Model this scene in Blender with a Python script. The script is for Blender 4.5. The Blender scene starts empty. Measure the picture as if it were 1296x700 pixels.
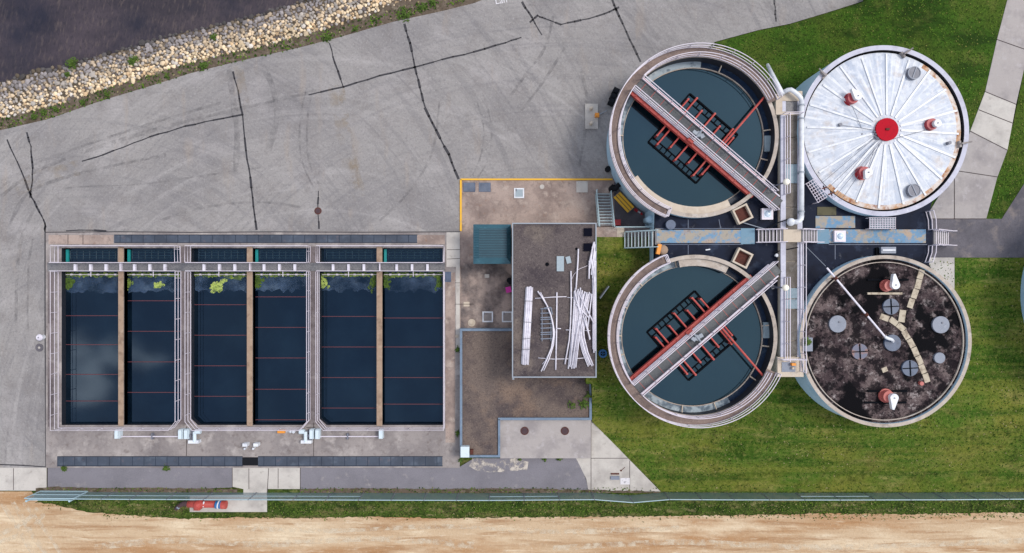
import bpy, math, random
from mathutils import Vector
from mathutils.geometry import delaunay_2d_cdt
random.seed(7)
R = math.radians
sc = bpy.context.scene
COL = sc.collection
# ---------------------------------------------------------------- camera, sky, sun, exposure
HC = 57.6                                   # drone height in metres
cam = bpy.data.cameras.new('camera'); cam.lens = 24.0; cam.sensor_width = 36.0
cam.clip_start = 0.5; cam.clip_end = 3000
cam_o = bpy.data.objects.new('camera', cam); COL.objects.link(cam_o)
cam_o.location = (0, 0, HC); cam_o.rotation_euler = (0, 0, 0)
sc.camera = cam_o
SUN_EL, SUN_AZ = R(56), R(72)               # azimuth from +Y (top of picture) towards +X
world = bpy.data.worlds.new('World'); sc.world = world; world.use_nodes = True
nt = world.node_tree; nt.nodes.clear()
wo = nt.nodes.new('ShaderNodeOutputWorld'); bg = nt.nodes.new('ShaderNodeBackground')
sky = nt.nodes.new('ShaderNodeTexSky'); sky.sky_type = 'NISHITA'; sky.sun_disc = False
sky.sun_elevation = SUN_EL; sky.sun_rotation = SUN_AZ
tc = nt.nodes.new('ShaderNodeTexCoord')
cn = nt.nodes.new('ShaderNodeTexNoise'); cn.inputs['Scale'].default_value = 2.6; cn.inputs['Detail'].default_value = 7
cr = nt.nodes.new('ShaderNodeValToRGB'); cr.color_ramp.elements[0].position = .36; cr.color_ramp.elements[1].position = .68
cr.color_ramp.elements[0].color = (.35, .35, .35, 1); cr.color_ramp.elements[1].color = (.95, .95, .95, 1)
mx = nt.nodes.new('ShaderNodeMix'); mx.data_type = 'RGBA'
mx.inputs[7].default_value = (3.9, 3.85, 3.9, 1)
# one thin bright gap in the cloud deck, seen mirrored in the left-hand basin
dt = nt.nodes.new('ShaderNodeVectorMath'); dt.operation = 'DISTANCE'
bd = Vector((-35.2, -7.2, 57.6)).normalized(); dt.inputs[1].default_value = bd
n2 = nt.nodes.new('ShaderNodeTexNoise'); n2.inputs['Scale'].default_value = 22; n2.inputs['Detail'].default_value = 8
ad = nt.nodes.new('ShaderNodeMath'); ad.operation = 'MULTIPLY_ADD'; ad.inputs[1].default_value = .2
mr = nt.nodes.new('ShaderNodeMapRange'); mr.interpolation_type = 'SMOOTHSTEP'
mr.inputs['From Min'].default_value = .062; mr.inputs['From Max'].default_value = .0
mr.inputs['To Min'].default_value = 0; mr.inputs['To Max'].default_value = 1
mx2 = nt.nodes.new('ShaderNodeMix'); mx2.data_type = 'RGBA'; mx2.inputs[7].default_value = (19, 15.5, 13, 1)
L = nt.links.new
L(tc.outputs['Generated'], cn.inputs['Vector']); L(cn.outputs['Fac'], cr.inputs[0]); L(cr.outputs[0], mx.inputs[0])
L(sky.outputs[0], mx.inputs[6]); L(tc.outputs['Generated'], dt.inputs[0]); L(tc.outputs['Generated'], n2.inputs['Vector'])
L(n2.outputs['Fac'], ad.inputs[0]); sb = nt.nodes.new('ShaderNodeMath'); sb.operation = 'SUBTRACT'; sb.inputs[1].default_value = .095
L(dt.outputs['Value'], ad.inputs[2]); L(ad.outputs[0], sb.inputs[0]); L(sb.outputs[0], mr.inputs['Value'])
L(mr.outputs[0], mx2.inputs[0]); L(mx.outputs[2], mx2.inputs[6]); L(mx2.outputs[2], bg.inputs['Color'])
bg.inputs['Strength'].default_value = 0.13
L(bg.outputs[0], wo.inputs['Surface'])
sl = bpy.data.lights.new('sun', 'SUN'); sl.energy = 1.25; sl.angle = R(18); sl.color = (1, .94, .86)
so = bpy.data.objects.new('sun', sl); COL.objects.link(so)
sd = Vector((math.sin(SUN_AZ)*math.cos(SUN_EL), math.cos(SUN_AZ)*math.cos(SUN_EL), math.sin(SUN_EL)))
so.rotation_euler = sd.to_track_quat('Z', 'Y').to_euler(); so.location = (60, 20, 90)
vs = sc.view_settings; vs.view_transform = 'Standard'; vs.look = 'None'; vs.gamma = 1; vs.use_curve_mapping = False
vs.exposure = 1.08
sc.cycles.max_bounces = 6; sc.cycles.diffuse_bounces = 3; sc.cycles.glossy_bounces = 3; sc.cycles.transparent_max_bounces = 8

# ---------------------------------------------------------------- helpers
def P(px, py, z=0.0):
    k = (HC - z)/HC/15.0
    return Vector(((px-648)*k, (350-py)*k, z))
def lin(c):
    c = c/255.0
    return c/12.92 if c <= .04045 else ((c+.055)/1.055)**2.4
KF = 0.74
def C(r, g, b, k=KF): return (lin(r)*k, lin(g)*k, lin(b)*k, 1)

def mat(name, col, layers=(), rough=.9, bump=None, metal=0.0, ior=None, alpha=None, spec=None, attr=None, tint=None):
    m = bpy.data.materials.new(name); m.use_nodes = True
    t = m.node_tree; n = t.nodes; b = n['Principled BSDF']; k = t.links.new
    b.inputs['Roughness'].default_value = rough; b.inputs['Metallic'].default_value = metal
    if ior: b.inputs['IOR'].default_value = ior
    if spec is None and rough >= .75: spec = .15
    if tint: b.inputs['Specular Tint'].default_value = tint+(1,)
    if spec is not None: b.inputs['Specular IOR Level'].default_value = spec
    g = n.new('ShaderNodeNewGeometry')
    def noise(scale, stretch=(1, 1, 1), rot=0, det=4, kind='noise', polar=None, rgh=.6):
        src = g.outputs['Position']
        mp = n.new('ShaderNodeMapping'); mp.vector_type = 'POINT'
        mp.inputs['Rotation'].default_value = (0, 0, R(rot))
        k(src, mp.inputs['Vector']); out = mp.outputs[0]
        if polar:
            sp = n.new('ShaderNodeSeparateXYZ')
            vv = n.new('ShaderNodeVectorMath'); vv.operation = 'SUBTRACT'; vv.inputs[1].default_value = (polar[0], polar[1], 0)
            k(out, vv.inputs[0]); k(vv.outputs[0], sp.inputs[0])
            at = n.new('ShaderNodeMath'); at.operation = 'ARCTAN2'; k(sp.outputs[1], at.inputs[0]); k(sp.outputs[0], at.inputs[1])
            le = n.new('ShaderNodeVectorMath'); le.operation = 'LENGTH'; k(vv.outputs[0], le.inputs[0])
            mu = n.new('ShaderNodeMath'); mu.operation = 'MULTIPLY'; mu.inputs[1].default_value = polar[2]; k(at.outputs[0], mu.inputs[0])
            cb = n.new('ShaderNodeCombineXYZ'); k(le.outputs['Value'], cb.inputs[0]); k(mu.outputs[0], cb.inputs[1]); out = cb.outputs[0]
        m2 = n.new('ShaderNodeVectorMath'); m2.operation = 'MULTIPLY'; m2.inputs[1].default_value = stretch; k(out, m2.inputs[0])
        if kind == 'voronoi':
            x = n.new('ShaderNodeTexVoronoi'); x.inputs['Scale'].default_value = scale; k(m2.outputs[0], x.inputs['Vector']); return x.outputs['Distance']
        if kind == 'cell':
            x = n.new('ShaderNodeTexVoronoi'); x.inputs['Scale'].default_value = scale; k(m2.outputs[0], x.inputs['Vector']); 
            s2 = n.new('ShaderNodeSeparateColor'); k(x.outputs['Color'], s2.inputs[0]); return s2.outputs[0]
        x = n.new('ShaderNodeTexNoise'); x.inputs['Scale'].default_value = scale; x.inputs['Detail'].default_value = det
        x.inputs['Roughness'].default_value = rgh; k(m2.outputs[0], x.inputs['Vector']); return x.outputs['Fac']
    rgb = n.new('ShaderNodeRGB'); rgb.outputs[0].default_value = col; cur = rgb.outputs[0]
    if attr:
        a = n.new('ShaderNodeAttribute'); a.attribute_name = attr; cur = a.outputs['Color']
    for ly in layers:
        lc, scale, lo, hi, fac = ly[:5]; kw = ly[5] if len(ly) > 5 else {}
        f = noise(scale, **kw)
        r_ = n.new('ShaderNodeMapRange'); r_.inputs['From Min'].default_value = lo; r_.inputs['From Max'].default_value = hi
        r_.inputs['To Max'].default_value = fac; k(f, r_.inputs['Value'])
        x = n.new('ShaderNodeMix'); x.data_type = 'RGBA'; k(r_.outputs[0], x.inputs[0]); k(cur, x.inputs[6]); x.inputs[7].default_value = lc
        cur = x.outputs[2]
    k(cur, b.inputs['Base Color'])
    if bump:
        f = noise(bump[0], det=5, **(bump[3] if len(bump) > 3 else {})); bp = n.new('ShaderNodeBump'); bp.inputs['Strength'].default_value = bump[1]
        bp.inputs['Distance'].default_value = bump[2]; k(f, bp.inputs['Height']); k(bp.outputs[0], b.inputs['Normal'])
    if alpha is not None:
        if isinstance(alpha, tuple):
            f = noise(alpha[0], det=5); r_ = n.new('ShaderNodeMapRange'); r_.inputs['From Min'].default_value = alpha[1]
            r_.inputs['From Max'].default_value = alpha[2]; r_.inputs['To Max'].default_value = alpha[3]; k(f, r_.inputs['Value']); k(r_.outputs[0], b.inputs['Alpha'])
        else: b.inputs['Alpha'].default_value = alpha
    return m

BASE = {}                                    # world offset of every object built
class MB:
    def __init__(s): s.v = []; s.f = []; s.m = []
    def add(s, vs_, fs, mi=0):
        o = len(s.v); s.v += [Vector(a) for a in vs_]; s.f += [tuple(i+o for i in f) for f in fs]
        s.m += [mi]*len(fs) if isinstance(mi, int) else mi
        return s
    def prism(s, poly, z0, z1, mi=0, mtop=None):
        a = sum(poly[i][0]*poly[(i+1) % len(poly)][1]-poly[(i+1) % len(poly)][0]*poly[i][1] for i in range(len(poly)))
        if a < 0: poly = poly[::-1]
        n = len(poly); vs_ = [(p[0], p[1], z0) for p in poly]+[(p[0], p[1], z1) for p in poly]
        fs = [(i, (i+1) % n, n+(i+1) % n, n+i) for i in range(n)]+[tuple(range(n, 2*n)), tuple(range(n))[::-1]]
        return s.add(vs_, fs, [mi]*n+[mi if mtop is None else mtop, mi])
    def box(s, x, y, z0, sx, sy, sz, rz=0, mi=0, mtop=None):
        c, q = math.cos(rz), math.sin(rz)
        pl = [(x+a*sx/2*c-b*sy/2*q, y+a*sx/2*q+b*sy/2*c) for a, b in ((-1, -1), (1, -1), (1, 1), (-1, 1))]
        return s.prism(pl, z0, z0+sz, mi, mtop)
    def cyl(s, x, y, z0, z1, r0, r1=None, n=20, mi=0, mtop=None):
        r1 = r0 if r1 is None else r1
        vs_ = [(x+r0*math.cos(2*math.pi*i/n), y+r0*math.sin(2*math.pi*i/n), z0) for i in range(n)]
        vs_ += [(x+r1*math.cos(2*math.pi*i/n), y+r1*math.sin(2*math.pi*i/n), z1) for i in range(n)]
        fs = [(i, (i+1) % n, n+(i+1) % n, n+i) for i in range(n)]+[tuple(range(n, 2*n)), tuple(range(n))[::-1]]
        return s.add(vs_, fs, [mi]*n+[mi if mtop is None else mtop, mi])
    def tube(s, pts, r, n=6, mi=0, r1=None):
        pts = [Vector(p) for p in pts]
        rs = [r+(0 if r1 is None else (r1-r)*i/(len(pts)-1)) for i in range(len(pts))]
        rings = []
        for i, p in enumerate(pts):
            d = (pts[min(i+1, len(pts)-1)]-pts[max(i-1, 0)]).normalized()
            up = Vector((0, 0, 1)) if abs(d.z) < .9 else Vector((1, 0, 0))
            u = d.cross(up).normalized(); w = u.cross(d)
            rings.append([p+(u*math.cos(2*math.pi*j/n)+w*math.sin(2*math.pi*j/n))*rs[i] for j in range(n)])
        vs_ = [q for rg in rings for q in rg]; fs = []
        for i in range(len(pts)-1):
            for j in range(n): fs.append((i*n+j, i*n+(j+1) % n, (i+1)*n+(j+1) % n, (i+1)*n+j))
        fs += [tuple(range(n))[::-1], tuple(range((len(pts)-1)*n, len(pts)*n))]
        return s.add(vs_, fs, mi)
    def ring(s, cx, cy, r0, r1, z0, z1, a0=0, a1=360, mi=0, mtop=None, step=4, zin=None, mi_in=None):
        full = abs(a1-a0) >= 359.9; n = max(2, int(round(abs(a1-a0)/step)))
        ang = [R(a0+(a1-a0)*i/n) for i in range(n if full else n+1)]; vs_ = []; mt = mi if mtop is None else mtop
        for a in ang:
            c, q = math.cos(a), math.sin(a)
            vs_ += [(cx+r0*c, cy+r0*q, z0), (cx+r1*c, cy+r1*q, z0), (cx+r1*c, cy+r1*q, z1), (cx+r0*c, cy+r0*q, z1 if zin is None else zin)]
        fs = []; ms = []; N = len(ang)
        for i in range(n):
            a, b = i*4, ((i+1) % N)*4
            fs += [(a+1, b+1, b+2, a+2), (a+2, b+2, b+3, a+3), (a+3, b+3, b, a), (a, b, b+1, a+1)]; ms += [mi, mt, mi if mi_in is None else mi_in, mi]
        if not full: fs += [(0, 1, 2, 3), (n*4+3, n*4+2, n*4+1, n*4)]; ms += [mi, mi]
        return s.add(vs_, fs, ms)
    def sphere(s, c, r, mi=0, n=12, sq=1.0):
        vs_ = []; fs = []; h = n//2
        for i in range(h+1):
            t = math.pi*i/h
            for j in range(n):
                p = 2*math.pi*j/n
                vs_.append((c[0]+r*math.sin(t)*math.cos(p), c[1]+r*math.sin(t)*math.sin(p), c[2]+r*sq*math.cos(t)))
        for i in range(h):
            for j in range(n): fs.append((i*n+j, (i+1)*n+j, (i+1)*n+(j+1) % n, i*n+(j+1) % n))
        return s.add(vs_, fs, mi)
    def rail(s, pts, h=1.07, posts=1.7, r=.03, rails=(1.0, .52), toe=.1, mi=0, closed=False):
        """posts, two rails and a toe board along base points"""
        pts = [Vector(p) for p in pts]
        if closed: pts = pts+[pts[0]]
        for f in rails:
            s.tube([p+Vector((0, 0, h*f)) for p in pts], r, 5, mi)
        if toe:
            for a, b in zip(pts, pts[1:]):
                d = (b-a); l = d.length; m_ = (a+b)/2
                if abs(d.z) < .02: s.box(m_.x, m_.y, a.z+.02, l, .03, toe, math.atan2(d.y, d.x), mi)
        acc = 0; s.tube([pts[0], pts[0]+Vector((0, 0, h))], r, 5, mi)
        for a, b in zip(pts, pts[1:]):
            l = (b-a).length; t = posts-acc
            while t < l:
                q = a.lerp(b, t/l); s.tube([q, q+Vector((0, 0, h))], r, 5, mi); t += posts
            acc = l-(t-posts)
        s.tube([pts[-1], pts[-1]+Vector((0, 0, h))], r, 5, mi)
        return s
    def build(s, name, mats, parent=None, smooth=False, label=None):
        if not isinstance(mats, (list, tuple)): mats = [mats]
        if parent is not None: off = BASE[parent.name]
        else:
            xs = [v.x for v in s.v]; ys = [v.y for v in s.v]; zs = [v.z for v in s.v]
            off = Vector(((min(xs)+max(xs))/2, (min(ys)+max(ys))/2, min(zs)))
        me = bpy.data.meshes.new(name); me.from_pydata([v-off for v in s.v], [], s.f)
        for m in mats: me.materials.append(m)
        for i, p in enumerate(me.polygons): p.material_index = s.m[i]; p.use_smooth = smooth
        me.update()
        o = bpy.data.objects.new(name, me); COL.objects.link(o)
        if parent is not None: o.parent = parent
        else: o.location = off
        if label: o['label'] = label
        BASE[o.name] = off
        return o
def empty(name, loc, label, cat, group=None):
    o = bpy.data.objects.new(name, None); COL.objects.link(o); o.location = loc; o.empty_display_size = .3
    BASE[o.name] = Vector(loc); return tag(o, label, cat, group)
def tag(o, label=None, cat=None, group=None, kind=None):
    if label: o['label'] = label
    if cat: o['category'] = cat
    if group: o['group'] = group
    if kind: o['kind'] = kind
    return o
def copy_tree(o, parent=None, loc=None, label=None, rz=None):
    c = o.copy(); COL.objects.link(c); BASE[c.name] = BASE[o.name]
    if parent is not None: c.parent = parent
    if loc is not None: c.location = loc
    if rz is not None: c.rotation_euler.z = rz
    if label: c['label'] = label
    for ch in [x for x in bpy.data.objects if x.parent == o]: copy_tree(ch, c)
    return c
def inside(x, y, poly):
    r = False; n = len(poly); j = n-1
    for i in range(n):
        xi, yi = poly[i]; xj, yj = poly[j]
        if (yi > y) != (yj > y) and x < (xj-xi)*(y-yi)/(yj-yi)+xi: r = not r
        j = i
    return r
def dens(poly, st, closed=True):
    out = []
    n = len(poly)
    for i in range(n if closed else n-1):
        a = poly[i]; b = poly[(i+1) % n]; l = math.hypot(b[0]-a[0], b[1]-a[1]); k = max(1, int(l/st))
        out += [(a[0]+(b[0]-a[0])*t/k, a[1]+(b[1]-a[1])*t/k) for t in range(k)]
    if not closed: out.append(poly[-1])
    return out
def jitter(poly, a):
    return [(x+random.uniform(-a, a), y+random.uniform(-a, a)) for x, y in poly]
def sheet(name, outer, z, material, holes=(), step=None, skirt=None, parent=None, kind=None, label=None, cat=None):
    """flat or draped surface from an outline given in photo pixels; z a number or a function of (px,py)"""
    zf = z if callable(z) else (lambda a, b: z)
    if step: outer = dens(outer, step)
    loops = [list(outer)]+[list(h) for h in holes]
    vs_ = []; es = []
    for lp in loops:
        o = len(vs_); vs_ += lp; es += [(o+i, o+(i+1) % len(lp)) for i in range(len(lp))]
    if step:
        x0 = min(p[0] for p in outer); x1 = max(p[0] for p in outer); y0 = min(p[1] for p in outer); y1 = max(p[1] for p in outer)
        x = x0+step*.5
        while x < x1:
            y = y0+step*.5
            while y < y1:
                if inside(x, y, outer): vs_.append((x, y))
                y += step
            x += step
    V, E, F = delaunay_2d_cdt([Vector(p) for p in vs_], es, [], 0, 1e-4)[:3]
    mb = MB(); fs = []
    for f in F:
        cx = sum(V[i].x for i in f)/len(f); cy = sum(V[i].y for i in f)/len(f)
        if inside(cx, cy, loops[0]) and not any(inside(cx, cy, h) for h in loops[1:]): fs.append(tuple(f))
    pts = [P(v.x, v.y, zf(v.x, v.y)) for v in V]
    fs2 = []
    for f in fs:
        a, b, c = (pts[i] for i in f[:3])
        fs2.append(f if (b-a).cross(c-a).z > 0 else f[::-1])
    mb.add(pts, fs2)
    if skirt is not None:
        cnt = {}
        for f in fs2:
            for i in range(len(f)):
                e = (f[i], f[(i+1) % len(f)]); cnt[e] = 1
        for (a, b) in list(cnt):
            if (b, a) not in cnt:
                A, B = pts[a], pts[b]
                mb.add([A, B, (B.x, B.y, skirt), (A.x, A.y, skirt)], [(1, 0, 3, 2)])
    o = mb.build(name, material, parent)
    return tag(o, label, cat, None, kind)
def rect(x0, y0, x1, y1): return [(x0, y0), (x1, y0), (x1, y1), (x0, y1)]
def strips(mb, pl, z, w):
    """thin flat line along a photo-pixel polyline, w metres wide"""
    pts = [P(a, b, z) for a, b in pl]
    W0 = w
    for a, b in zip(pts, pts[1:]):
        w = W0*(random.uniform(.6, 1.25) if W0 > .11 else 1)
        d = (b-a).normalized(); q = Vector((-d.y, d.x, 0))*w/2; e = d*w*.3
        mb.add([a-e-q, b+e-q, b+e+q, a-e+q], [(0, 1, 2, 3)])
    return mb

def ribbon(mb, pl, z, w):
    """one continuous flat ribbon along a smoothed photo-pixel polyline"""
    q = [pl[0]]
    for i in range(len(pl)-1):
        p0 = pl[max(i-1, 0)]; p1 = pl[i]; p2 = pl[i+1]; p3 = pl[min(i+2, len(pl)-1)]
        for t in (.25, .5, .75, 1):
            q.append(tuple(.5*((2*p1[k])+(-p0[k]+p2[k])*t+(2*p0[k]-5*p1[k]+4*p2[k]-p3[k])*t*t+(-p0[k]+3*p1[k]-3*p2[k]+p3[k])*t**3) for k in (0, 1)))
    pts = [P(x, y, z) for x, y in q]; vs_ = []
    for i, p in enumerate(pts):
        e = (pts[min(i+1, len(pts)-1)]-pts[max(i-1, 0)]).normalized(); n = Vector((-e.y, e.x, 0))*w/2*random.uniform(.75, 1.2)
        vs_ += [p-n, p+n]
    return mb.add(vs_, [(2*i, 2*i+2, 2*i+3, 2*i+1) for i in range(len(pts)-1)])
# ---------------------------------------------------------------- materials
M = {}
M['asphalt'] = mat('asphalt', C(155, 151, 149), [
    (C(120, 117, 120), .12, .45, .68, .6), (C(178, 173, 172), .25, .5, .75, .6, dict(stretch=(1, 1.6, 1))),
    (C(112, 110, 114), 2.2, .52, .7, .38, dict(polar=(4, -20, 1.2), stretch=(1, .6, 1), det=8)), (C(108, 106, 110), 1.0, .56, .62, .25, dict(polar=(-30, -2, 2.0), stretch=(1, .6, 1), det=5)),
    (C(188, 184, 182), 1.8, .53, .7, .36, dict(polar=(-16, -14, 1.4), stretch=(1, .6, 1), det=8)),
    (C(108, 106, 110), 2.4, .53, .7, .34, dict(polar=(-36, -10, 1.6), stretch=(1, .6, 1), det=8)),
    (C(166, 150, 134), .3, .58, .72, .3, dict(stretch=(2.6, .5, 1))),
    (C(128, 122, 120), .5, .5, .66, .5, dict(det=9, rgh=.75)), (C(84, 82, 86), 5, .5, .7, .55, dict(det=9, rgh=.8)), (C(206, 202, 200), 6, .54, .72, .6, dict(det=9, rgh=.8))], .92, (12, .5, .02))
M['asphalt2'] = mat('asphalt_old', C(134, 131, 138), [
    (C(110, 108, 114), .5, .45, .7, .5), (C(180, 172, 168), 1.1, .6, .75, .5), (C(90, 88, 94), 14, .5, .75, .5), (C(180, 178, 180), 17, .55, .8, .4)], .92, (30, .4, .01))
M['asphalt3'] = mat('asphalt_dark', C(112, 108, 114), [
    (C(88, 86, 92), .5, .42, .62, .7), (C(150, 138, 132), .9, .55, .72, .6), (C(75, 74, 80), 9, .5, .75, .5)], .92, (30, .4, .01))
M['conc'] = mat('concrete', C(156, 148, 145), [
    (C(116, 109, 110), .35, .42, .6, .75), (C(190, 182, 177), .7, .5, .66, .75, dict(det=8)), (C(104, 92, 88), 2.2, .54, .68, .5, dict(det=9)),
    (C(100, 98, 100), 12, .55, .8, .45), (C(190, 184, 180), 15, .55, .8, .35)], .9, (18, .3, .01))
M['conc_tan'] = mat('concrete_tan', C(178, 160, 150), [
    (C(136, 120, 114), .45, .42, .58, .9), (C(206, 190, 178), .9, .52, .7, .7), (C(110, 98, 94), 1.6, .56, .7, .5),
    (C(150, 110, 84), 2.4, .6, .72, .4), (C(120, 110, 106), 9, .52, .75, .5)], .9, (18, .3, .01))
M['conc_dark'] = mat('concrete_stained', C(124, 114, 114), [
    (C(88, 80, 82), .4, .42, .6, .8), (C(158, 148, 146), .8, .5, .68, .8), (C(82, 72, 72), 1.8, .55, .7, .6),
    (C(105, 98, 98), 9, .52, .75, .5)], .9, (18, .3, .01))
M['conc_light'] = mat('concrete_light', C(202, 196, 189), [
    (C(160, 154, 150), .5, .45, .65, .6), (C(214, 210, 202), .9, .52, .72, .6), (C(132, 126, 118), 2.1, .6, .74, .5),
    (C(150, 146, 140), 12, .55, .8, .4)], .88, (18, .3, .01))
M['conc_mid'] = mat('concrete_path', C(176, 169, 166), [
    (C(138, 132, 134), .6, .45, .65, .6), (C(190, 184, 184), 1.6, .56, .66, .5, dict(det=8)), (C(130, 124, 124), 12, .55, .8, .4)], .88, (18, .3, .01))
M['cream'] = mat('cream_concrete', C(206, 192, 174), [(C(176, 158, 140), 1.2, .5, .7, .6), (C(226, 216, 204), 3, .55, .7, .4)], .85)
M['tan_wall'] = mat('tan_wall', C(166, 142, 122), [(C(128, 106, 90), 1.3, .5, .65, .7), (C(190, 170, 150), 3, .55, .7, .5)], .88)
M['blue_wall'] = mat('pale_blue_wall', C(176, 208, 228), [(C(130, 170, 198), .8, .5, .7, .5), (C(190, 210, 222), 2.4, .55, .72, .4, dict(stretch=(1, 1, .2)))], .7)
M['dark_wall'] = mat('dark_inner_wall', C(30, 34, 44), [(C(70, 66, 64), 1.5, .6, .75, .5)], .6)  # near-black inner faces of basins and round tanks, with scattered greyer patches
M['line'] = mat('tar', C(42, 40, 46), [(C(70, 68, 74), 3, .5, .7, .4)], .6)
M['joint'] = mat('joint', C(74, 66, 66), [(C(110, 98, 94), 2, .5, .7, .5)], .9)
M['yellow'] = mat('yellow_paint', C(238, 182, 40), [(C(190, 160, 110), 3, .58, .7, .7)], .6)
M['whitep'] = mat('white_road_paint', C(225, 222, 226), [(C(150, 148, 152), 5, .55, .65, .9)], .8)
M['river'] = mat('river_water', C(58, 50, 58, .6), [(C(88, 76, 82, .6), .13, .43, .62, .8, dict(stretch=(1, 1.8, 1), det=8)),
    (C(112, 98, 92, .6), 1.6, .52, .7, .6, dict(stretch=(2.6, .6, 1), rot=12, det=8)), (C(26, 28, 48, .6), .2, .5, .68, .7),
    (C(20, 20, 30, .6), 3.0, .5, .68, .6, dict(det=9, stretch=(1.6, .8, 1), rgh=.75))], .14, (1.6, .35, .08), ior=1.45)
M['water_c'] = mat('clarifier_water', (.002, .007, .011, 1), [((.005, .012, .016, 1), .22, .4, .7, .8, dict(det=7))], .05, (.7, .03, .02), ior=2.1, tint=(.26, .46, .60))
M['water_b'] = mat('basin_water', (.001, .0035, .008, 1), [((.004, .010, .018, 1), .25, .42, .68, .8, dict(det=7))], .05, (.8, .03, .02), ior=1.7, tint=(.24, .40, .62))
M['film'] = mat('algae_film', C(70, 98, 132, .55), [(C(100, 124, 150, .6), 1.4, .5, .64, .7, dict(det=8))], .4, alpha=(.55, .36, .62, .62))
M['flash_dark'] = mat('dark_seam', C(50, 58, 72), (), .8)
M['lawn'] = mat('lawn', C(80, 108, 38), [
    (C(128, 128, 56), .2, .44, .62, .8), (C(176, 160, 102), .5, .52, .68, .6, dict(stretch=(.6, 2.0, 1), det=9, rgh=.7)),
    (C(52, 88, 26), .25, .48, .6, .8, dict(stretch=(.2, 3.0, 1), det=6)), (C(118, 126, 52), .3, .5, .62, .6, dict(stretch=(.12, 3.6, 1), det=5)), (C(38, 60, 22), .8, .52, .66, .65, dict(det=9, rgh=.7)), (C(112, 92, 58), .16, .56, .7, .6, dict(det=9, rgh=.7)),
    (C(148, 146, 80), 3, .5, .66, .55, dict(det=9, rgh=.75)), (C(26, 44, 14), 4, .5, .64, .7, dict(det=9, rgh=.8)),
    (C(186, 174, 128), 5, .6, .7, .5, dict(det=9, rgh=.8))], 1.0, (7, 1.0, .1), spec=.05)
M['lawn_ne'] = mat('lawn_green', C(66, 98, 30), [
    (C(84, 100, 38), .35, .45, .62, .8), (C(34, 58, 20), .3, .5, .64, .8, dict(stretch=(.6, 1.6, 1), det=8)),
    (C(112, 118, 58), .6, .53, .68, .6, dict(det=9, rgh=.7)), (C(108, 120, 56), 4, .52, .68, .6, dict(det=9, rgh=.75)),
    (C(20, 38, 12), 4, .48, .62, .8, dict(det=9, rgh=.8))], 1.0, (7, 1.0, .12), spec=.1)
M['verge'] = mat('verge_grass', C(78, 98, 40), [
    (C(136, 124, 82), .6, .48, .64, .7, dict(stretch=(.5, 2, 1), det=9, rgh=.7)), (C(40, 60, 24), .7, .5, .63, .8, dict(det=9, rgh=.7)),
    (C(182, 162, 122), 1.3, .56, .68, .75, dict(stretch=(.5, 1.5, 1), det=9, rgh=.75)), (C(26, 40, 14), 4, .48, .62, .8, dict(det=9, rgh=.8))], 1.0, (7, 1.0, .12), spec=.1)
M['dirt'] = mat('dirt', C(204, 178, 146), [
    (C(176, 134, 94), .16, .44, .6, .9, dict(stretch=(.35, 2.2, 1), det=8)), (C(232, 214, 184), .22, .5, .66, .8, dict(stretch=(.5, 2.0, 1), rot=6, det=8)),
    (C(158, 116, 78), .6, .5, .66, .7, dict(stretch=(.25, 3.5, 1), det=8)), (C(240, 226, 200), 1.2, .58, .7, .6, dict(stretch=(.4, 2.5, 1), det=8)),
    (C(140, 112, 84), 4, .52, .7, .5, dict(det=9, rgh=.8)), (C(246, 236, 216), 5, .56, .72, .5, dict(det=9, rgh=.8))], 1.0, (6, .6, .06))
M['soil'] = mat('soil', C(104, 92, 80), [(C(70, 64, 44), .9, .5, .65, .7), (C(150, 138, 122), 2, .52, .7, .7, dict(det=8)), (C(58, 48, 40), 5, .52, .7, .6)], 1.0, (8, .6, .04))
M['gravel_roof'] = mat('gravel_roof', C(102, 93, 92), [
    (C(70, 63, 68), .3, .44, .6, .85), (C(136, 124, 114), .35, .52, .66, .6), (C(54, 48, 52), 7, .5, .64, .75, dict(det=9, rgh=.8)),
    (C(160, 148, 140), 8, .54, .68, .7, dict(det=9, rgh=.8))], 1.0, (12, .8, .04))
M['gravel_low'] = mat('gravel_low', C(118, 105, 98), [
    (C(80, 72, 74), .3, .44, .6, .85), (C(142, 120, 104), .35, .5, .66, .6), (C(64, 56, 58), 7, .5, .64, .7, dict(det=9, rgh=.8)),
    (C(166, 150, 138), 8, .54, .68, .65, dict(det=9, rgh=.8))], 1.0, (12, .8, .04))
M['gravel_dark'] = mat('dark_roof_gravel', C(72, 60, 62), [
    (C(120, 106, 104), .7, .47, .6, .85, dict(det=9, rgh=.7)), (C(176, 166, 164), 1.7, .54, .64, .8, dict(det=9, rgh=.75)), (C(14, 10, 16), 1.1, .47, .55, .9, dict(det=9, rgh=.7)),
    (C(24, 18, 24), 5, .5, .62, .8, dict(det=9, rgh=.75)), (C(7, 6, 11), .3, .53, .57, 1.0, dict(det=9))], .95, (9, .8, .05))
M['membrane'] = mat('dark_membrane', C(27, 34, 52), [
    (C(15, 18, 32), .6, .45, .6, .7), (C(62, 74, 96), .9, .56, .7, .6, dict(det=7)), (C(110, 112, 118), 2.2, .62, .74, .5, dict(det=8))], .7, spec=.12)
M['painted'] = mat('worn_blue_paint', C(118, 152, 180), [
    (C(172, 160, 142), 1.6, .46, .54, .9, dict(det=8)), (C(104, 148, 184), 1.8, .5, .62, .6, dict(det=8)), (C(184, 160, 138), 1.3, .54, .64, .7, dict(det=8)), (C(88, 100, 116), 2.6, .58, .68, .5, dict(det=9))], .75)
M['painted_plain'] = mat('plain_blue_paint', C(120, 152, 172), [(C(150, 160, 166), 1.6, .5, .65, .6)], .75)
M['olive'] = mat('olive_mat', C(100, 96, 76), [(C(78, 76, 62), 2, .5, .65, .6)], .9)
M['rail'] = mat('white_rail', C(226, 218, 228), [(C(196, 178, 186), 1.5, .5, .7, .5)], .5)
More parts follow.
